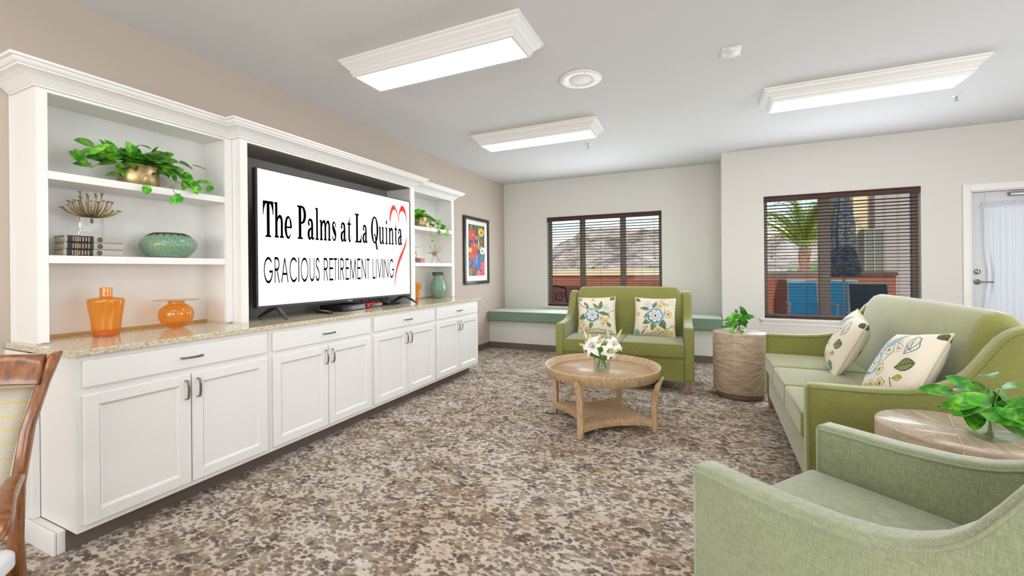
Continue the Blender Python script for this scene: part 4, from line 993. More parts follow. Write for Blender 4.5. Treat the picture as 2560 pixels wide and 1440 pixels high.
def pillow(label, kind, loc, rot, grp='floral throw cushions', S=.45):
    t = thing('throw_cushion', label, 'cushion', loc, 0, grp); t.rotation_euler = rot
    if kind not in pilm: pilm[kind] = pillow_mesh(kind, S).build('cover', M_print, t, usecol=True, recalc=False)
    else:
        c = pilm[kind].copy(); C.objects.link(c); c.parent = t
    p = []
    N_ = 22
    def ed(u, v): return (u*S/2*(1-.055*(1-v*v)*abs(u)**1.5), 0, v*S/2*(1-.055*(1-u*u)*abs(v)**1.5))
    for k in range(N_): p.append(ed(-1+2*k/N_, -1))
    for k in range(N_): p.append(ed(1, -1+2*k/N_))
    for k in range(N_): p.append(ed(1-2*k/N_, 1))
    for k in range(N_): p.append(ed(-1, 1-2*k/N_))
    p.append(p[0]); MB().tube(p, .0045, 6).build('piping', M_rope, t); return t
# on the loveseat
aL = _m.atan2(.078, 1.45)
pillow('floral cushion with the blue bloom left of centre, at the left end of the loveseat', 0, (-1.165, 5.085, .745), (R(-17), R(-2), aL+R(3)))
pillow('floral cushion with the blue bloom in its middle, at the right end of the loveseat', 1, (-.50, 5.125, .745), (R(-17), R(1), aL))
pillow('floral cushion farther along the long sofa, leaning on its back', 2, (.965, 3.84, .745), (R(-24), R(8), R(-98)))
pillow('floral cushion nearer the camera on the long sofa, showing a large yellow blossom', 2, (1.0, 2.99, .735), (R(-30), R(-9), R(-80)))

# ------------------------------------------------------------------ coffee table
tt = thing('coffee_table', 'round pale oak tray-top coffee table with four curved legs and a lower shelf', 'coffee table', (-.79, 3.605, 0), R(-9))
MB().lathe([(0, .405), (.448, .405), (.462, .409), (.484, .488), (.484, .491), (.472, .491), (.452, .447), (.44, .441)], 72).build('tray_rim', M_oak, tt)
MB().lathe([(.4405, .4405), (.44, .4425), (0, .4425)], 72).build('tabletop', M_oaktop, tt)
for k in range(4):
    a = k*pi/2; b = MB(); pts = [(.452, 0, .030), (.445, .08, .031), (.442, .2, .032), (.455, .31, .033), (.478, .385, .031), (.497, .425, .026), (.508, .447, .018)]
    vs = []
    for r_, z, h in pts:
        tw = .024 if z < .44 else .015
        for dr, dt in ((-h*.75, -tw), (h*.55, -tw), (h*.55, tw), (-h*.75, tw)): 
            if z > .40: dr = max(dr, -.006)
            vs.append(((r_+dr)*cos(a)-dt*sin(a), (r_+dr)*sin(a)+dt*cos(a), z))
    m = len(pts); b.add(vs, [(0, 1, 2, 3), tuple(4*(m-1)+i for i in (3, 2, 1, 0))]+[(i*4+j, i*4+(j+1) % 4, (i+1)*4+(j+1) % 4, (i+1)*4+j) for i in range(m-1) for j in range(4)])
    bevel(b.build('leg', M_oak, tt), .006, 2, 40)
poly = []
for k in range(4):
    a0, a1 = k*pi/2, (k+1)*pi/2; R0 = .424; w_ = .045
    p0_ = Vector((R0*cos(a0)-w_*.5*sin(a0), R0*sin(a0)+w_*.5*cos(a0))); p1_ = Vector((R0*cos(a1)+w_*.5*sin(a1), R0*sin(a1)-w_*.5*cos(a1))); mid = Vector((cos((a0+a1)/2), sin((a0+a1)/2)))*.19
    for i in range(17): t_ = i/16; q_ = p0_*(1-t_)**2+(mid*1.02)*2*t_*(1-t_)*.9+p1_*t_**2; poly.append((q_.x, q_.y))
bevel(MB().prism(poly, .045, .098).build('lower_shelf', M_oak, tt), .003, 2, 40)

# ------------------------------------------------------------------ drum tables
M_drum = mk_drumwood(); M_drumt = wood('drum_top_wood', 'a9957f', 'bba892', 'cabaa6', (18, 3, 8), .28, .25); M_inlay = mat('inlay_pale', 'e2dccb', .4)
def drum(label, loc, ph):
    t = thing('drum_table', label, 'side table', loc, 0, 'round wooden drum side tables'); r_, z0, z1 = .245, .055, .65
    MB().lathe([(0, z0), (r_-.012, z0), (r_, z0+.01), (r_, z1-.006), (r_-.003, z1-.001)], 64).build('drum_body', M_drum, t)
    MB().lathe([(r_-.0035, z1-.0012), (r_-.004, z1), (0, z1)], 64).build('table_top', M_drumt, t)
    MB().lathe([(0, 0), (r_-.03, 0), (r_-.025, z0-.001)], 48).build('plinth', mat('plinth_brown', '6f604f', .5) if 'plinth_brown' not in bpy.data.materials else bpy.data.materials['plinth_brown'], t)
    b = MB(); P_ = lambda a, z: ((r_+.0002)*cos(a), (r_+.0002)*sin(a), z)
    for k in range(2):
        s = ph+k*pi; b.tube([P_(s, z0+.012), P_(s, z1-.008)], .0011, 4)
        for sg in (-1, 1):
            f = s+sg*pi/2; fz = .36
            for z in (.10, .205, .31, .415, .52, .62):
                b.tube([P_(s+(f-s)*i/12, z+(fz-z)*(i/12)*.96) for i in range(13)], .0011, 4)
            for fr in (.42, .74):
                for ze in (z1-.008, z0+.012): b.tube([P_(s+(f-s)*(fr+(1-fr)*t_/8), ze+(fz-ze)*t_/8*.96) for t_ in range(9)], .0011, 4)
    for k in range(12):
        a_ = ph+k*pi/6; b.tube([(.0, 0, z1), (.243*cos(a_), .243*sin(a_), z1)], .0012, 4)
    b.build('inlay_lines', M_inlay, t, kind='stuff'); return t
D1 = drum('round whitewashed drum side table with leaf-like inlay between the loveseat and the long sofa', (.344, 4.885, 0), R(-104))
dup(D1, (.918, 2.262, 0), R(-3), 'round whitewashed drum side table between the long sofa and the armchair')

# ------------------------------------------------------------------ window bench cushion
bc = thing('bench_cushion', 'long sage green bench cushion under the alcove window', 'cushion', (-1.516, 6.632, 0))
b = MB(); rbox(b, (0, 0, .5385), (1.768, .350, .0825), .022, (24, 8, 3), crown(.012)); b.build('cover', M_bench, bc)
g = MB()
for z in (.606, .474):
    g.tube([(-1.762, .33, z), (-1.762, -.338, z), (-1.75, -.348, z), (1.75, -.348, z), (1.762, -.338, z), (1.762, .33, z)], .004, 6)
g.build('piping', fabric('fabric_bench_piping', '4f6f5c', '5f7f6a', '6f8f7a'), bc)

# ------------------------------------------------------------------ dining chair at the left edge
CH = thing('dining_chair', 'cherry wood dining armchair with a patterned back pad at the left edge', 'chair', (-1.955, .235, 0), R(49))
def bar(secs, parent, name, m, bv=.006):
    """secs: list of (centre, half_x, half_y-dir vector pair)"""
    vs = []
    for c, ax, ay in secs:
        c, ax, ay = Vector(c), Vector(ax), Vector(ay)
        for a, b_ in ((-1, -1), (1, -1), (1, 1), (-1, 1)): vs.append(c+ax*a+ay*b_)
    m_ = len(secs); b = MB().add(vs, [(0, 1, 2, 3), tuple(4*(m_-1)+i for i in (3, 2, 1, 0))]+[(i*4+j, i*4+(j+1) % 4, (i+1)*4+(j+1) % 4, (i+1)*4+j) for i in range(m_-1) for j in range(4)])
    return bevel(b.build(name, m, parent), bv, 3, 40)
def post(s):
    pts = [(.245, .30, 0), (.232, .27, .22), (.228, .255, .45), (.230, .262, .62), (.243, .288, .80), (.262, .328, .93), (.282, .365, 1.03)]
    return [((s*x, y, z), (.0145, 0, 0), (0, .017, .004)) for x, y, z in pts]
for s in (-1, 1): bar(post(s), CH, 'back_post', M_cherry)
rail = []
for i in range(9):
    u = -1+2*i/8; rail.append(((u*.262, .330+.035*(1-u*u)+.003, .981+.006*(1-u*u)), (0, .014, 0), (0, .018, .047)))
bar(rail, CH, 'top_rail', M_cherry)
def mk_chevron():
    m = mat('chevron_weave', 'cfc8b4', .85, sheen=.2); v = coord(m, (1, 1, 1)); sp = N(m, 'ShaderNodeSeparateXYZ'); m.node_tree.links.new(v, sp.inputs[0])
    x, z = sp.outputs['X'], sp.outputs['Z']
    zig = math_(m, 'ABSOLUTE', math_(m, 'SUBTRACT', math_(m, 'FRACT', math_(m, 'MULTIPLY', x, 105)), .5))
    ph = math_(m, 'FRACT', math_(m, 'ADD', math_(m, 'MULTIPLY', z, 150), math_(m, 'MULTIPLY', zig, 1.6)))
    ln = ramp(m, ph, [(.0, '857f70'), (.2, '857f70'), (.30, 'c6bfae'), (.9, 'c6bfae')])
    row = math_(m, 'FRACT', math_(m, 'ADD', math_(m, 'MULTIPLY', z, 24), math_(m, 'MULTIPLY', zig, .25))); ns = noise(m, v, 12, 2)
    yel = ramp(m, math_(m, 'MULTIPLY', row, math_(m, 'ADD', ns, .5)), [(.16, 1.0), (.22, 0.0)])
    setcol(m, mixc(m, math_(m, 'MULTIPLY', yel, .45), ln, 'c2ad33')); return m
M_chev = mk_chevron()
vs = []; ny = 14; nx = 10
for f in (0, 1):
    for j in range(ny+1):
        v = j/ny; z = .50+.425*v; y0_ = .266+.015*v+.075*v*v; xw = .208+.030*v*v
        for i in range(nx+1):
            u = -1+2*i/nx; pf = (1-abs(u)**4)*(1-abs(2*v-1)**6); vs.append((u*xw, y0_+.035*(1-u*u)*v-(.006+.016*pf)*(1 if f == 0 else -1), z))
o1 = (nx+1)*(ny+1); q = [(j*(nx+1)+i, j*(nx+1)+i+1, (j+1)*(nx+1)+i+1, (j+1)*(nx+1)+i) for j in range(ny) for i in range(nx)]
bd = [j*(nx+1) for j in range(ny+1)]+[ny*(nx+1)+i for i in range(1, nx+1)]+[j*(nx+1)+nx for j in range(ny-1, -1, -1)]+[i for i in range(nx-1, 0, -1)]
fs = q+[tuple(a+o1 for a in f[::-1]) for f in q]+[(bd[k], bd[(k+1) % len(bd)], bd[(k+1) % len(bd)]+o1, bd[k]+o1) for k in range(len(bd))]
pad = MB().add(vs, fs, True).build('back_pad', M_chev, CH)
MB().tube([tuple(Vector(vs[k])*1+Vector((0, -.003, 0))) for k in bd+[bd[0]]], .0045, 6).build('piping', M_chev, pad)
for s in (-1, 1):
    am = [((s*.235, .262, .655), (.014, 0, 0), (0, 0, .013)), ((s*.256, .19, .667), (.019, .004, 0), (0, 0, .013)), ((s*.300, .05, .670), (.024, .006, 0), (0, 0, .014)), ((s*.345, -.07, .664), (.029, .008, 0), (0, 0, .016)), ((s*.362, -.125, .655), (.028, .008, 0), (0, .004, .017)), ((s*.369, -.150, .640), (.020, .005, 0), (0, .008, .010))]
    bar(am, CH, 'armrest', M_cherry, .009)
    bar([((s*.262, -.13, .0), (.017, 0, 0), (0, .017, 0)), ((s*.268, -.125, .40), (.021, 0, 0), (0, .022, 0)), ((s*.335, -.07, .648), (.018, 0, 0), (0, .024, 0))], CH, 'front_leg', M_cherry)
b = MB(); rbox(b, (0, .03, .405), (.235, .225, .035), .022, (6, 6, 2), crown(.018)); b.build('seat', mat('white_vinyl', 'e9edf0', .4), CH)
MB().box(-.225, .225, -.15, .25, .31, .368, bev=.004).build('seat_rail', M_cherry, CH)

# ------------------------------------------------------------------ plants
def leaf(b, base, d, nrm, L, W, shade=1.0, droop=.25, fold=.18, heart=True, n=7):
    d = Vector(d).normalized(); nrm = Vector(nrm); nrm = (nrm-d*nrm.dot(d)); nrm = nrm.normalized() if nrm.length > 1e-5 else d.orthogonal().normalized(); s = d.cross(nrm)
    vs = []
    for i in range(n+1):
        t = i/n; w_ = (W*.5*1.95*(t+.02)**.42*(1-t)**.72) if heart else W*.5*sin(pi*min(1, t*.97+.03))**.8
        back = -.10*L*(1-t)**6 if heart else 0
        c = Vector(base)+d*(L*t)-nrm*(droop*L*t*t)
        for k, sg in enumerate((-1, -.5, 0, .5, 1)):
            vs.append(c+s*(w_*sg)+nrm*(fold*abs(sg)*w_)+d*(back*abs(sg)))
    fs = [(i*5+k, i*5+k+1, (i+1)*5+k+1, (i+1)*5+k) for i in range(n) for k in range(4)]
    b.add(vs, fs, True, (shade, shade, shade*.9))
def vines(b, bs, rnd, origin, targets, nl, Ls, view, zmin=None, clampx=None, up=.08, lim=None):
    for tg, k in zip(targets, nl):
        o = Vector(origin)+Vector((rnd.uniform(-.03, .03), rnd.uniform(-.03, .03), 0)); tg = Vector(tg); mid = (o+tg)/2+Vector((0, 0, up+.03*rnd.random()))
        pts = bez(o, o+Vector((0, 0, up*.8)), mid, tg, 12); bs.tube(pts, .0021, 5)
        for j in range(k):
            t = (j+1)/k; p = pts[min(12, int(round(t*12)))]; dr = (tg-o).normalized()
            d = Vector((dr.x+rnd.uniform(-.7, .7), dr.y+rnd.uniform(-.8, .8), dr.z*.6+rnd.uniform(-.75, .35)))
            nv = Vector(view)+Vector((rnd.uniform(-.6, .6), rnd.uniform(-.6, .6), rnd.uniform(0, .9)))
            L_ = rnd.uniform(*Ls); base = p+Vector((rnd.uniform(-.015, .015), rnd.uniform(-.015, .015), rnd.uniform(-.01, .015)))
            if lim: base = Vector([max(lim[0][a], min(lim[1][a], base[a])) for a in range(3)]); d2 = base+d.normalized()*L_
            if lim:
                for a in range(3):
                    if d2[a] < lim[0][a]: d[a] = abs(d[a])*.3
                    if d2[a] > lim[1][a]: d[a] = -abs(d[a])*.3
            leaf(b, base, d, nv, L_, L_*rnd.uniform(.62, .78), rnd.choice((.45, .6, .8, 1, 1, 1.25)), rnd.uniform(.05, .4))
def potted(label, loc, targets, nl, seed, lim, hang):
    t = thing('potted_plant', label, 'potted plant', loc, 0, 'pothos plants in brass pots'); x, y, z = loc
    MB().lathe([(0, 0), (.096, 0), (.099, .003), (.100, .122), (.0975, .124), (.094, .120), (.094, .10)], 44).build('pot', M_brass, t)
    MB().lathe([(.094, .101), (0, .104)], 30).build('soil', mat('soil', '3a2a20', .9) if 'soil' not in bpy.data.materials else bpy.data.materials['soil'], t)
    rnd = random.Random(seed); b = MB(); bs = MB()
    vines(b, bs, rnd, (0, 0, .10), targets, nl, (.06, .095), (.9, -.35, .3), lim=lim)
    for pts, Ls in hang:
        p = [Vector(q_[:3]) for q_ in smoothp(pts, 5)]; bs.tube(p, .002, 5)
        for k, L_ in enumerate(Ls):
            i = len(p)-1-k*4; leaf(b, p[i], (rnd.uniform(-.1, .2), (.6 if k % 2 else -.5)+rnd.uniform(-.3, .3), -.55), (1, -.2, .2), L_, L_*.8, 1.1, .1)
    b.build('foliage', M_leaf, t, usecol=True, recalc=False, kind='stuff'); bs.build('stems', M_stem, t, kind='stuff'); return t
rnd0 = random.Random(11)
T1 = [(rnd0.uniform(-.08, .14), yy, zz_) for yy, zz_ in [(-.30, .13), (-.24, .06), (-.27, .16), (-.18, .15), (-.13, .03), (-.16, .10), (-.08, .20), (-.02, .23), (.02, .17), (.06, .21), (.10, .14), (.14, .19), (.20, .12), (.24, .16), (.28, .06), (.30, .10), (.22, .02), (.18, .05), (.05, .10), (-.05, .12)]]
potted('trailing green pothos in a brass pot on the top shelf of the near bookcase', (-3.115, 1.412, 1.8255), T1, [6]*20, 21, ((-.145, -.34, .005), (.19, .35, .26)),
       [([(.08, .06, .11), (.15, .10, .04), (.165, .10, -.02), (.165, .14, -.045)], [.075]), ([(.08, .02, .06), (.13, -.03, .05), (.14, -.05, .0), (.145, -.02, -.012)], [.06]), ([(.08, .15, .06), (.15, .2, .02), (.155, .25, .03)], [.05, .05]), ([(.06, .25, .06), (.1, .32, .035), (.1, .36, .06)], [.055])])
T2 = [(rnd0.uniform(-.06, .14), yy, zz_) for yy, zz_ in [(-.26, .10), (-.2, .16), (-.12, .17), (-.06, .05), (0, .18), (.06, .20), (.12, .17), (.18, .12), (.24, .10), (.3, .05), (.26, .0), (.1, .08), (-.15, .03), (.34, .02)]]
potted('trailing green pothos in a brass pot on the top shelf of the far bookcase', (-3.115, 4.235, 1.8255), T2, [6]*14, 5, ((-.145, -.32, .005), (.18, .42, .22)),
       [([(.08, .0, .08), (.15, -.02, .03), (.16, -.03, -.06), (.165, .0, -.13)], [.06]), ([(.08, .15, .08), (.15, .16, .02), (.165, .16, -.03)], [.075]), ([(.08, .3, .05), (.15, .33, .0), (.165, .33, -.04)], [.07, .065])])
def cube_vase(label, loc, rz, S, H):
    t = thing('glass_vase', label, 'vase', loc, rz); b = MB(); h = S/2; w_ = .005
    b.box(-h, h, -h, h, 0, .008)
    for a_, c_, d_, e_ in ((-h, -h+w_, -h, h), (h-w_, h, -h, h), (-h+w_, h-w_, -h, -h+w_), (-h+w_, h-w_, h-w_, h)): b.box(a_, c_, d_, e_, .008, H)
    b.build('glass', M_clear, t); MB().box(-h+w_+.001, h-w_-.001, -h+w_+.001, h-w_-.001, .009, H*.62).build('water', M_water, t); return t
def cuttings(label, loc, tg, seed, Ls, S, view):
    t = thing('pothos_cuttings', label, 'plant', loc); rnd = random.Random(seed); b = MB(); bs = MB()
    for k in range(7): a_ = k*.9; bs.tube(bez((.012*cos(a_), .012*sin(a_), .010), (.01*sin(a_), 0, .03), (0, .01*cos(a_), .05), (.006*cos(a_), .006*sin(a_), S), 6), .0024, 5)
    vines(b, bs, rnd, (0, 0, S*.9), tg, [3]*len(tg), Ls, view, up=.03, lim=((-.2, -.2, .004), (.3, .2, .3)))
    b.build('foliage', M_leaf, t, usecol=True, recalc=False, kind='stuff'); bs.build('stems', M_stem, t, kind='stuff'); return t
v1p = (.345, 4.90, .651); cube_vase('small clear glass cube vase with greenery on the drum table beside the loveseat', v1p, R(12), .085, .075)
cuttings('bushy pothos cuttings in the small glass vase beside the loveseat', v1p, [(-.13, -.04, .05), (-.11, -.06, .09), (-.07, -.05, .15), (-.03, -.04, .19), (.02, -.03, .21), (.06, -.04, .17), (.10, -.03, .15), (.02, -.07, .12), (-.05, -.08, .05), (.03, -.08, .03), (-.08, -.08, .02), (.05, 0, .13), (-.1, .02, .1), (0, -.05, .16)], 3, (.05, .08), .07, (0, -1, .3))
v2p = (.985, 2.185, .651); cube_vase('clear glass block vase half full of water on the drum table beside the armchair', v2p, R(28), .092, .085)
cuttings('large-leaved pothos cuttings in the glass block vase beside the armchair', v2p, [(-.12, -.03, .10), (-.10, .02, .14), (-.06, -.04, .12), (.01, .02, .21), (.05, .04, .19), (-.03, .05, .17), (.10, -.02, .13), (.14, -.05, .10), (.17, -.03, .07), (.12, -.06, .03), (.06, -.06, .08), (.16, .03, .05), (.03, -.07, .10)], 14, (.075, .115), .085, (-.35, -.9, .45))

# lilies
LV = Vector((-.780, 3.575, .4435))
lv_ = thing('glass_vase', 'clear glass cylinder vase holding white lilies on the coffee table', 'vase', tuple(LV))
MB().lathe([(0, 0), (.066, 0), (.068, .003), (.068, .150), (.0655, .150), (.0650, .016), (.0, .014)], 44).build('glass', M_clear, lv_)
MB().lathe([(0, .0165), (.064, .0165), (.064, .055), (0, .055)], 44).build('water', M_water, lv_)
lb = thing('lily_bouquet', 'bunch of white lilies with buds and broad green leaves in the cylinder vase', 'flowers', tuple(LV))
rnd = random.Random(6); bs = MB(); bl = MB()
M_petal = mat('lily_petal', 'f6f3ee', .55); M_petal.node_tree.nodes['Principled BSDF'].inputs['Subsurface Weight'].default_value = .15
M_bud = wood('lily_bud', 'b9bf5a', 'd9d69a', 'eee8c8', (8, 8, 20), .5); M_anth = mat('anther', 'b4552a', .7)
def lily(c, d, sz, ph):
    c = Vector(c); d = Vector(d).normalized(); o = d.orthogonal().normalized(); p = d.cross(o); b = MB()
    for k in range(6):
        a_ = ph+k*pi/3; out = o*cos(a_)+p*sin(a_); side = -o*sin(a_)+p*cos(a_); vs = []; n = 9; wmax = sz*(.27 if k % 2 else .19); lk = rnd.uniform(.85, 1.12); rc_ = rnd.uniform(.9, 1.8)
        for i in range(n+1):
            t_ = i/n; r_ = sz*lk*(.04+.95*t_**1.5-.25*max(0, t_-.75)); h_ = sz*(.66*t_**.8-rc_*max(0, t_-.42)**1.6); cc = c+d*h_+out*r_*.85; w_ = wmax*sin(pi*min(1, .10+.9*t_))**.75
            for sg in (-1, -.5, 0, .5, 1): vs.append(cc+side*(w_*sg)+d*(.22*abs(sg)*w_)+(out*(.02*sz*cos(sg*9+i))))
        b.add(vs, [(i*5+q_, i*5+q_+1, (i+1)*5+q_+1, (i+1)*5+q_) for i in range(n) for q_ in range(4)], True)
    f = b.build('lily_flower', M_petal, lb, recalc=False); s = MB(); an = MB()
    for k in range(6):
        a_ = ph+.5+k*pi/3; e = c+d*sz*.55+(o*cos(a_)+p*sin(a_))*sz*.16; s.tube([c+d*.02, e], .0012, 5); an.tube([e-(o*cos(a_+1.5)+p*sin(a_+1.5))*.006, e+(o*cos(a_+1.5)+p*sin(a_+1.5))*.006], .0022, 6)
    s.tube([c, c+d*sz*.66], .0018, 5); s.build('stamens', M_bud, f); an.build('anthers', M_anth, f)
def stemto(p, k): 
    a_ = k*2.4; b0 = Vector((.040*cos(a_), .040*sin(a_), .020)); bs.tube(bez(b0, b0*.3+Vector((0, 0, .08)), Vector((p[0]*.2, p[1]*.2, .15)), p, 10), .0026, 6)
FL = [((-.085, -.01, .205), (-.55, -.35, .55), .115, 0), ((-.05, -.045, .20), (-.25, -.75, .35), .120, .4), ((.035, -.03, .215), (.15, -.6, .7), .105, .9), ((.095, -.02, .215), (.55, -.55, .62), .105, .2), ((.06, -.05, .175), (.45, -.75, .2), .095, .7), ((-.01, .05, .215), (-.1, .5, .8), .11, .1)]
for k, (c, d, s_, ph) in enumerate(FL): lily(c, d, s_, ph); stemto(c, k)
BD = [((-.125, .02, .235), (-.35, .05, .95), .095), ((-.10, .03, .22), (-.12, 0, 1), .08), ((.055, .03, .255), (-.12, 0, 1), .085), ((.125, .02, .275), (.45, 0, .9), .09), ((.005, -.06, .235), (-.12, -.1, 1), .085), ((.09, -.07, .165), (.9, -.15, .5), .115), ((-.12, -.03, .20), (-.95, 0, .25), .07)]
for k, (c, d, L_) in enumerate(BD):
    c = Vector(c); d = Vector(d).normalized(); pts = [c+d*L_*t_ for t_ in (0, .15, .35, .6, .8, .94, 1)]; MB().tube(pts, [.004, .0075, .010, .011, .009, .005, .001], 10).build('lily_bud', M_bud, lb); stemto(c, k+3)
for k in range(18):
    a_ = k*2.4+.3; z = rnd.uniform(.085, .15); d = Vector((cos(a_)*(.35+.4*(k % 3 == 0)), sin(a_)*.5-.12, .9 if k % 3 else .45)); leaf(bl, (.03*cos(a_), .03*sin(a_), z), d, (cos(a_), sin(a_)-.5, .1 if k % 3 else 1), rnd.uniform(.10, .14), rnd.uniform(.036, .052), rnd.choice((.75, .9, 1, 1.1)), rnd.uniform(-.1, .3), .15, False)
for s in (-1, 1): leaf(bl, (.02*s, -.03, .16), (.9*s, -.2, .28), (0, 0, 1), .13, .028, 1.05, .35, .15, False)
bs.build('stems', M_leafd, lb, usecol=True, kind='stuff'); bl.build('leaves', M_leafd, lb, usecol=True, recalc=False, kind='stuff')
# ------------------------------------------------------------------ outside: patio, wall, mountain
M_conc = mat('patio_concrete', 'b9ab9a', .9)
def mk_mtn():
    m = mat('mountain_rock', 'c9b39a', .95); v = coord(m, (.04, .04, .055)); a = noise(m, v, 1.2, 7, .75, .6); b = noise(m, v, 14, 4, .8); c = noise(m, v, .25, 3, .6)
    col = ramp(m, a, [(.38, '7d7068'), (.46, 'b5a594'), (.53, 'd9c9b6'), (.66, 'ecdfce')]); col = mixc(m, ramp(m, b, [(.56, 0.0), (.62, .8)]), col, '6d6a5c')
    setcol(m, col); return m
M_terra = mat('terracotta_stucco', '9a5f4a', .9); M_stucco = mat('cream_stucco', 'e2cfa8', .9); M_capd = mat('wall_cap_brown', '5c4a40', .7)
struct(MB().box(-14, 18, FY+.165, 13.5, -.10, -.02).build('patio', M_conc))
struct(MB().box(-400, 400, 13.5, 420, -.6, -.35).build('ground', mat('desert_ground', 'a99a7c', .95)))
def mountain():
    prof = [(-420, 4), (-300, 3), (-190, 4), (-130, 6), (-108, 9), (-102, 13), (-95, 20), (-86, 25), (-80, 28), (-76, 32), (-70, 30), (-64, 32.5), (-57, 30.5), (-49, 29), (-38, 28), (-28, 26.5), (-20, 24), (0, 19), (20, 18), (37, 19), (53, 19), (80, 22), (130, 24), (230, 22), (420, 16)]
    nx, ny = 300, 40; vs = []; rnd = random.Random(2); ph = [rnd.uniform(0, 6) for _ in range(12)]
    for j in range(ny+1):
        v = j/ny
        for i in range(nx+1):
            x = -420+840*i/nx
            for (a, ha), (b_, hb) in zip(prof, prof[1:]):
                if a <= x <= b_: h = ha+(hb-ha)*(x-a)/(b_-a)
            ridge = .10*sin(x*.09+ph[0]+v*5)+.07*sin(x*.21+ph[1]-v*9)+.05*sin(x*.47+ph[2]+v*14)+.03*sin(x*.93+v*23)
            z = (h+1.2*sin(x*.33+ph[3]))*(v**.9)*(1+ridge*(1-v)*2.2); vs.append((x, 210+90*v+14*ridge*(1-v), z-.5))
    fs = [(j*(nx+1)+i, j*(nx+1)+i+1, (j+1)*(nx+1)+i+1, (j+1)*(nx+1)+i) for j in range(ny) for i in range(nx)]
    o = (ny+1)*(nx+1); vs += [(-420, 420, -.5), (420, 420, -.5)]; top = [ny*(nx+1)+i for i in range(nx+1)]; fs += [tuple(top)+(o+1, o)]
    return struct(MB().add(vs, fs, False).build('mountain', mk_mtn()))
mountain()
gw = thing('garden_wall', 'terracotta stucco garden wall with a pale cap, seen through the alcove window', 'wall', (-3.6, 11.0, -.02))
MB().box(-7, 4.4, 0, .25, 0, 1.15).build('wall_face', M_terra, gw); bevel(MB().box(-7, 4.4, -.06, .31, 1.1505, 1.335).build('wall_cap', M_stucco, gw), .01, 2)
gw2 = thing('garden_wall', 'brown garden wall with a dark cap behind the blue patio chairs', 'wall', (4.08, 12.5, -.02))
MB().box(-3.2, 0, 0, .25, 0, 1.11).build('wall_face', M_terra, gw2); MB().box(-3.2, .02, -.05, .30, 1.1105, 1.205).build('wall_cap', M_capd, gw2)
rnd = random.Random(12)
def shrub(x, y, h, lab):
    b = MB(); n = 150
    for k in range(n):
        a_, e_ = rnd.uniform(0, 2*pi), rnd.uniform(-.1, 1.4); r_ = rnd.uniform(.5, 1); c = Vector((h*.7*r_*cos(a_)*cos(e_*.8), h*.7*r_*sin(a_)*cos(e_*.8), h*.35+h*.6*r_*sin(e_)))
        leaf(b, c, c+Vector((rnd.uniform(-1, 1), rnd.uniform(-1, 1), rnd.uniform(-.5, 1)))*h, (rnd.uniform(-1, 1), -1, rnd.uniform(-.3, 1)), h*.22, h*.12, rnd.choice((.6, .8, 1)), .1, .1, False, 3)
    t = thing('shrub', lab, 'shrub', (x, y, -.35), 0, 'desert shrubs at the foot of the mountain'); b.build('foliage', M_leafd, t, usecol=True, recalc=False, kind='stuff'); MB().tube([(0, 0, 0), (0, 0, h*.5)], [.05*h, .02*h], 6).build('stem', M_stem, t); return t
for k, x in enumerate((-21, -18.6, -16.4, -13.2, -11.4, -8.6, -6.4, -4.4, 5.4, 7.6, 9.6)):
    shrub(x, 44+(k % 3), (1.5, 1.9, 1.3)[k % 3], 'low green shrub beyond the garden wall')
# ------------------------------------------------------------------ patio chairs
M_sling = mat('sling_turquoise', '3fa3c0', .8); M_pframe = mat('patio_frame', 'c9bfb2', .5); M_dsling = mat('sling_dark', '3c4a52', .8)
def patio_chair(label, loc, rz, ms, mf, grp='patio chairs by the garden wall'):
    t = thing('patio_chair', label, 'chair', loc, rz, grp)
    for s in (-1, 1):
        MB().tube([(s*.28, -.25, 0), (s*.28, -.24, .36), (s*.28, -.27, .56), (s*.28, .22, .58), (s*.27, .27, .40), (s*.27, .40, 0)], .016, 8).build('leg_frame', mf, t)
        MB().tube([(s*.26, -.25, .36), (s*.26, .2, .34), (s*.255, .42, 1.04)], .015, 8).build('side_rail', mf, t)
        bevel(MB().box(s*.28-.03, s*.28+.03, -.28, .18, .565, .60).build('armrest', mf, t), .008, 2)
    MB().tube([(-.255, .42, 1.04), (.255, .42, 1.04)], .014, 8).build('top_rail', mf, t)
    b = MB(); sec = [(-.26, .365), (-.1, .345), (.10, .335), (.19, .36), (.24, .45), (.32, .72), (.415, 1.035)]
    vs = [(s*.25, y, z+dz) for dz in (0, .006) for y, z in sec for s in (-1, 1)]; m = len(sec)*2
    fs = [(2*i, 2*i+1, 2*i+3, 2*i+2) for i in range(len(sec)-1)]+[(m+2*i, m+2*i+2, m+2*i+3, m+2*i+1) for i in range(len(sec)-1)]
    b.add(vs, fs, True); b.build('sling', ms, t); return t
C1 = patio_chair('turquoise sling patio chair, left one seen through the right window', (1.93, 10.40, -.02), R(-4), M_sling, M_pframe)
dup(C1, (2.68, 10.40, -.02), R(3), 'turquoise sling patio chair behind the window mullion, beside the closed umbrella')
patio_chair('dark sling patio chair in front of the turquoise ones, seen through the right window', (2.45, 8.35, -.02), R(-6), M_dsling, M_pframe)
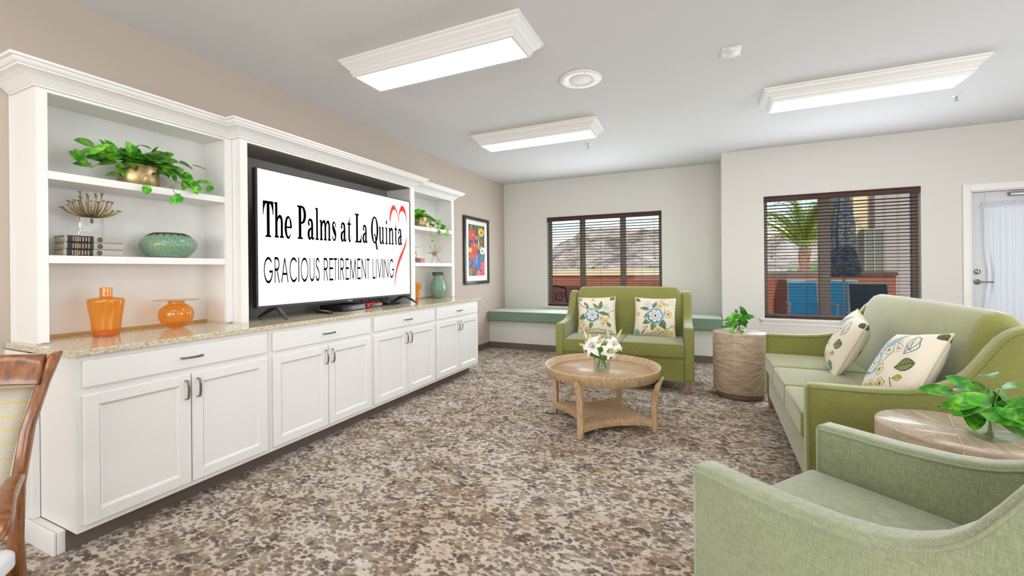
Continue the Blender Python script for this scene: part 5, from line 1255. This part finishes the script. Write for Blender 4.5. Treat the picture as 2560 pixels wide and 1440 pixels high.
# wrought iron chair by the alcove window
ic = thing('iron_chair', 'black wrought iron garden chair with a scroll back outside the alcove window', 'chair', (-2.82, 8.55, -.02), R(20)); M_iron = mat('black_iron', '15171b', .45)
b = MB()
for s in (-1, 1): b.tube([(s*.24, .22, 0), (s*.24, .2, .45), (s*.22, .27, .92)], .018, 8); b.tube([(s*.24, -.22, 0), (s*.25, -.2, .45)], .018, 8); b.tube([(s*.25, -.2, .45), (s*.26, -.2, .66), (s*.25, .22, .68)], .015, 8)
b.build('frame', M_iron, ic); MB().lathe([(0, .43), (.25, .43), (.25, .455), (0, .46)], 24).build('seat', M_iron, ic)
b = MB().tube([(-.22, .27, .92), (0, .29, .97), (.22, .27, .92)], .02, 8)
for s in (-1, 1): b.tube([(s*(.02+.10*(1-i/20))*cos(i*.5)+s*.09, .25, .72+(.02+.10*(1-i/20))*sin(i*.5)) for i in range(20)], .010, 6)
b.build('scroll_back', M_iron, ic)
# closed umbrella
um = thing('patio_umbrella', 'closed blue-grey patterned patio umbrella beside the palm, seen through the right window', 'umbrella', (2.42, 9.75, -.02))
MB().tube([(0, 0, 0), (0, 0, 2.95)], .022, 10).build('pole', M_pframe, um)
def mk_umb():
    m = mat('umbrella_cloth', '5c7080', .9); v = coord(m, (1, 1, 2.2)); a = noise(m, v, 9, 4, .7, .5); setcol(m, ramp(m, a, [(.38, '3a5a6c'), (.47, '5a6468'), (.52, '8f8780'), (.58, '4a5052'), (.66, '4a7a86')], 'CONSTANT')); return m
vs = []; nn = 48; rings = [(1.15, .22), (1.25, .245), (1.45, .20), (1.7, .155), (1.9, .17), (2.1, .165), (2.35, .13), (2.6, .09), (2.85, .03)]
for z, r_ in rings:
    for k in range(nn): a_ = 2*pi*k/nn; rr = r_*(1+.16*sin(a_*8)); vs.append((rr*cos(a_), rr*sin(a_), z+.05*sin(a_*8)*(z < 1)))
MB().add(vs, [(i*nn+k, i*nn+(k+1) % nn, (i+1)*nn+(k+1) % nn, (i+1)*nn+k) for i in range(len(rings)-1) for k in range(nn)], True).build('canopy', mk_umb(), um)
MB().lathe([(0, 0), (.25, 0), (.25, .06), (.06, .09), (.05, .3), (0, .3)], 24).build('base', M_capd, um)
# palm tree
def palm(label, loc, th, L_, nf, seed):
    t = thing('palm_tree', label, 'palm', loc); rnd = random.Random(seed); b = MB()
    b.tube([(.02*sin(i), .02*cos(i*2), th*i/14) for i in range(15)], [.125+.012*(i % 2)+(.03 if i > 11 else 0) for i in range(15)], 14)
    for k in range(60): a_ = k*2.4; z = th*(.4+.6*(k/60)); b.add([(.13*cos(a_+da)*rr, .13*sin(a_+da)*rr, z+dz) for da, rr, dz in ((-.25, 1, 0), (.25, 1, 0), (0, 1.5, .16))], [(0, 1, 2)])
    b.build('trunk', wood('palm_trunk', '7a5844', 'a67c60', 'c79a78', (6, 6, 10), .9) if 'palm_trunk' not in bpy.data.materials else bpy.data.materials['palm_trunk'], t)
    f = MB()
    for k in range(nf):
        a_ = k*2.4+rnd.uniform(-.2, .2); el = rnd.uniform(.45, 1.45); Lk = L_*rnd.uniform(.85, 1.1); hd = Vector((cos(a_), sin(a_), 0))
        p = bez((0, 0, th), Vector((0, 0, th))+hd*Lk*.3*cos(el)+Vector((0, 0, Lk*.4*sin(el))), Vector((0, 0, th))+hd*Lk*.65*cos(el)+Vector((0, 0, Lk*.75*sin(el))), Vector((0, 0, th))+hd*Lk*(cos(el)*.9+.2)+Vector((0, 0, Lk*(.75*sin(el)-.12))), 26)
        f.tube(p, [.028-.024*i/26 for i in range(27)], 5, col=(1.5, 1.5, .7))
        for i in range(3, 27):
            d = (p[min(i+1, 26)]-p[i-1]).normalized(); sd = d.cross(Vector((0, 0, 1))).normalized()
            for s in (-1, 1):
                for q_ in (0, .5):
                    ll = .30*sin(pi*(i+q_)/29)**.5*(.8+.4*rnd.random()); b0 = p[i]+d*q_*.1; tip = b0+(sd*s*.62+d*.72+Vector((0, 0, rnd.uniform(-.25, .2)))).normalized()*ll; w_ = d*.009; sh = rnd.choice((.7, .9, 1.1, 1.3))
                    f.add([b0-w_, b0+w_, tip], [(0, 1, 2)], False, (sh, sh, sh*.8))
    f.build('fronds', mk_leaf('palm_frond', '6f8a34', '97ad4c', 'c2cf78', .6) if 'palm_frond' not in bpy.data.materials else bpy.data.materials['palm_frond'], t, usecol=True, recalc=False, kind='stuff'); return t
palm('green palm tree with long spreading fronds beyond the garden wall, seen through the right window', (2.97, 16.0, -.35), 2.25, 2.35, 60, 3)
# neighbouring building
bd = thing('building', 'cream and grey stucco building with a window, at the right beyond the patio', 'building', (3.775, 14.0, -.35)); M_greys = mat('grey_stucco', 'a8a09a', .9)
bb = MB().box(0, .37, .3, 1.0, 0, 6.5); bb.build('cream_wall', M_stucco, bd)
MB().box(.375, 7, 0, 6, 0, 6.5).build('grey_wall', M_greys, bd)
fw_ = MB().box(.12, .15, -.12, .29, 1.2, 2.65).box(.50, .53, -.12, -.001, 1.2, 2.65).box(.15, .50, -.12, -.08, 2.61, 2.65).box(.15, .50, -.12, -.08, 1.2, 1.25).box(.31, .34, -.12, -.08, 1.25, 2.61).build('window', mat('window_frame_grey', '9a958c', .6), bd)
MB().box(.15, .50, -.1, -.095, 1.25, 2.61).build('pane', mat('dark_pane', '5f6c66', .05, spec=.8), fw_)
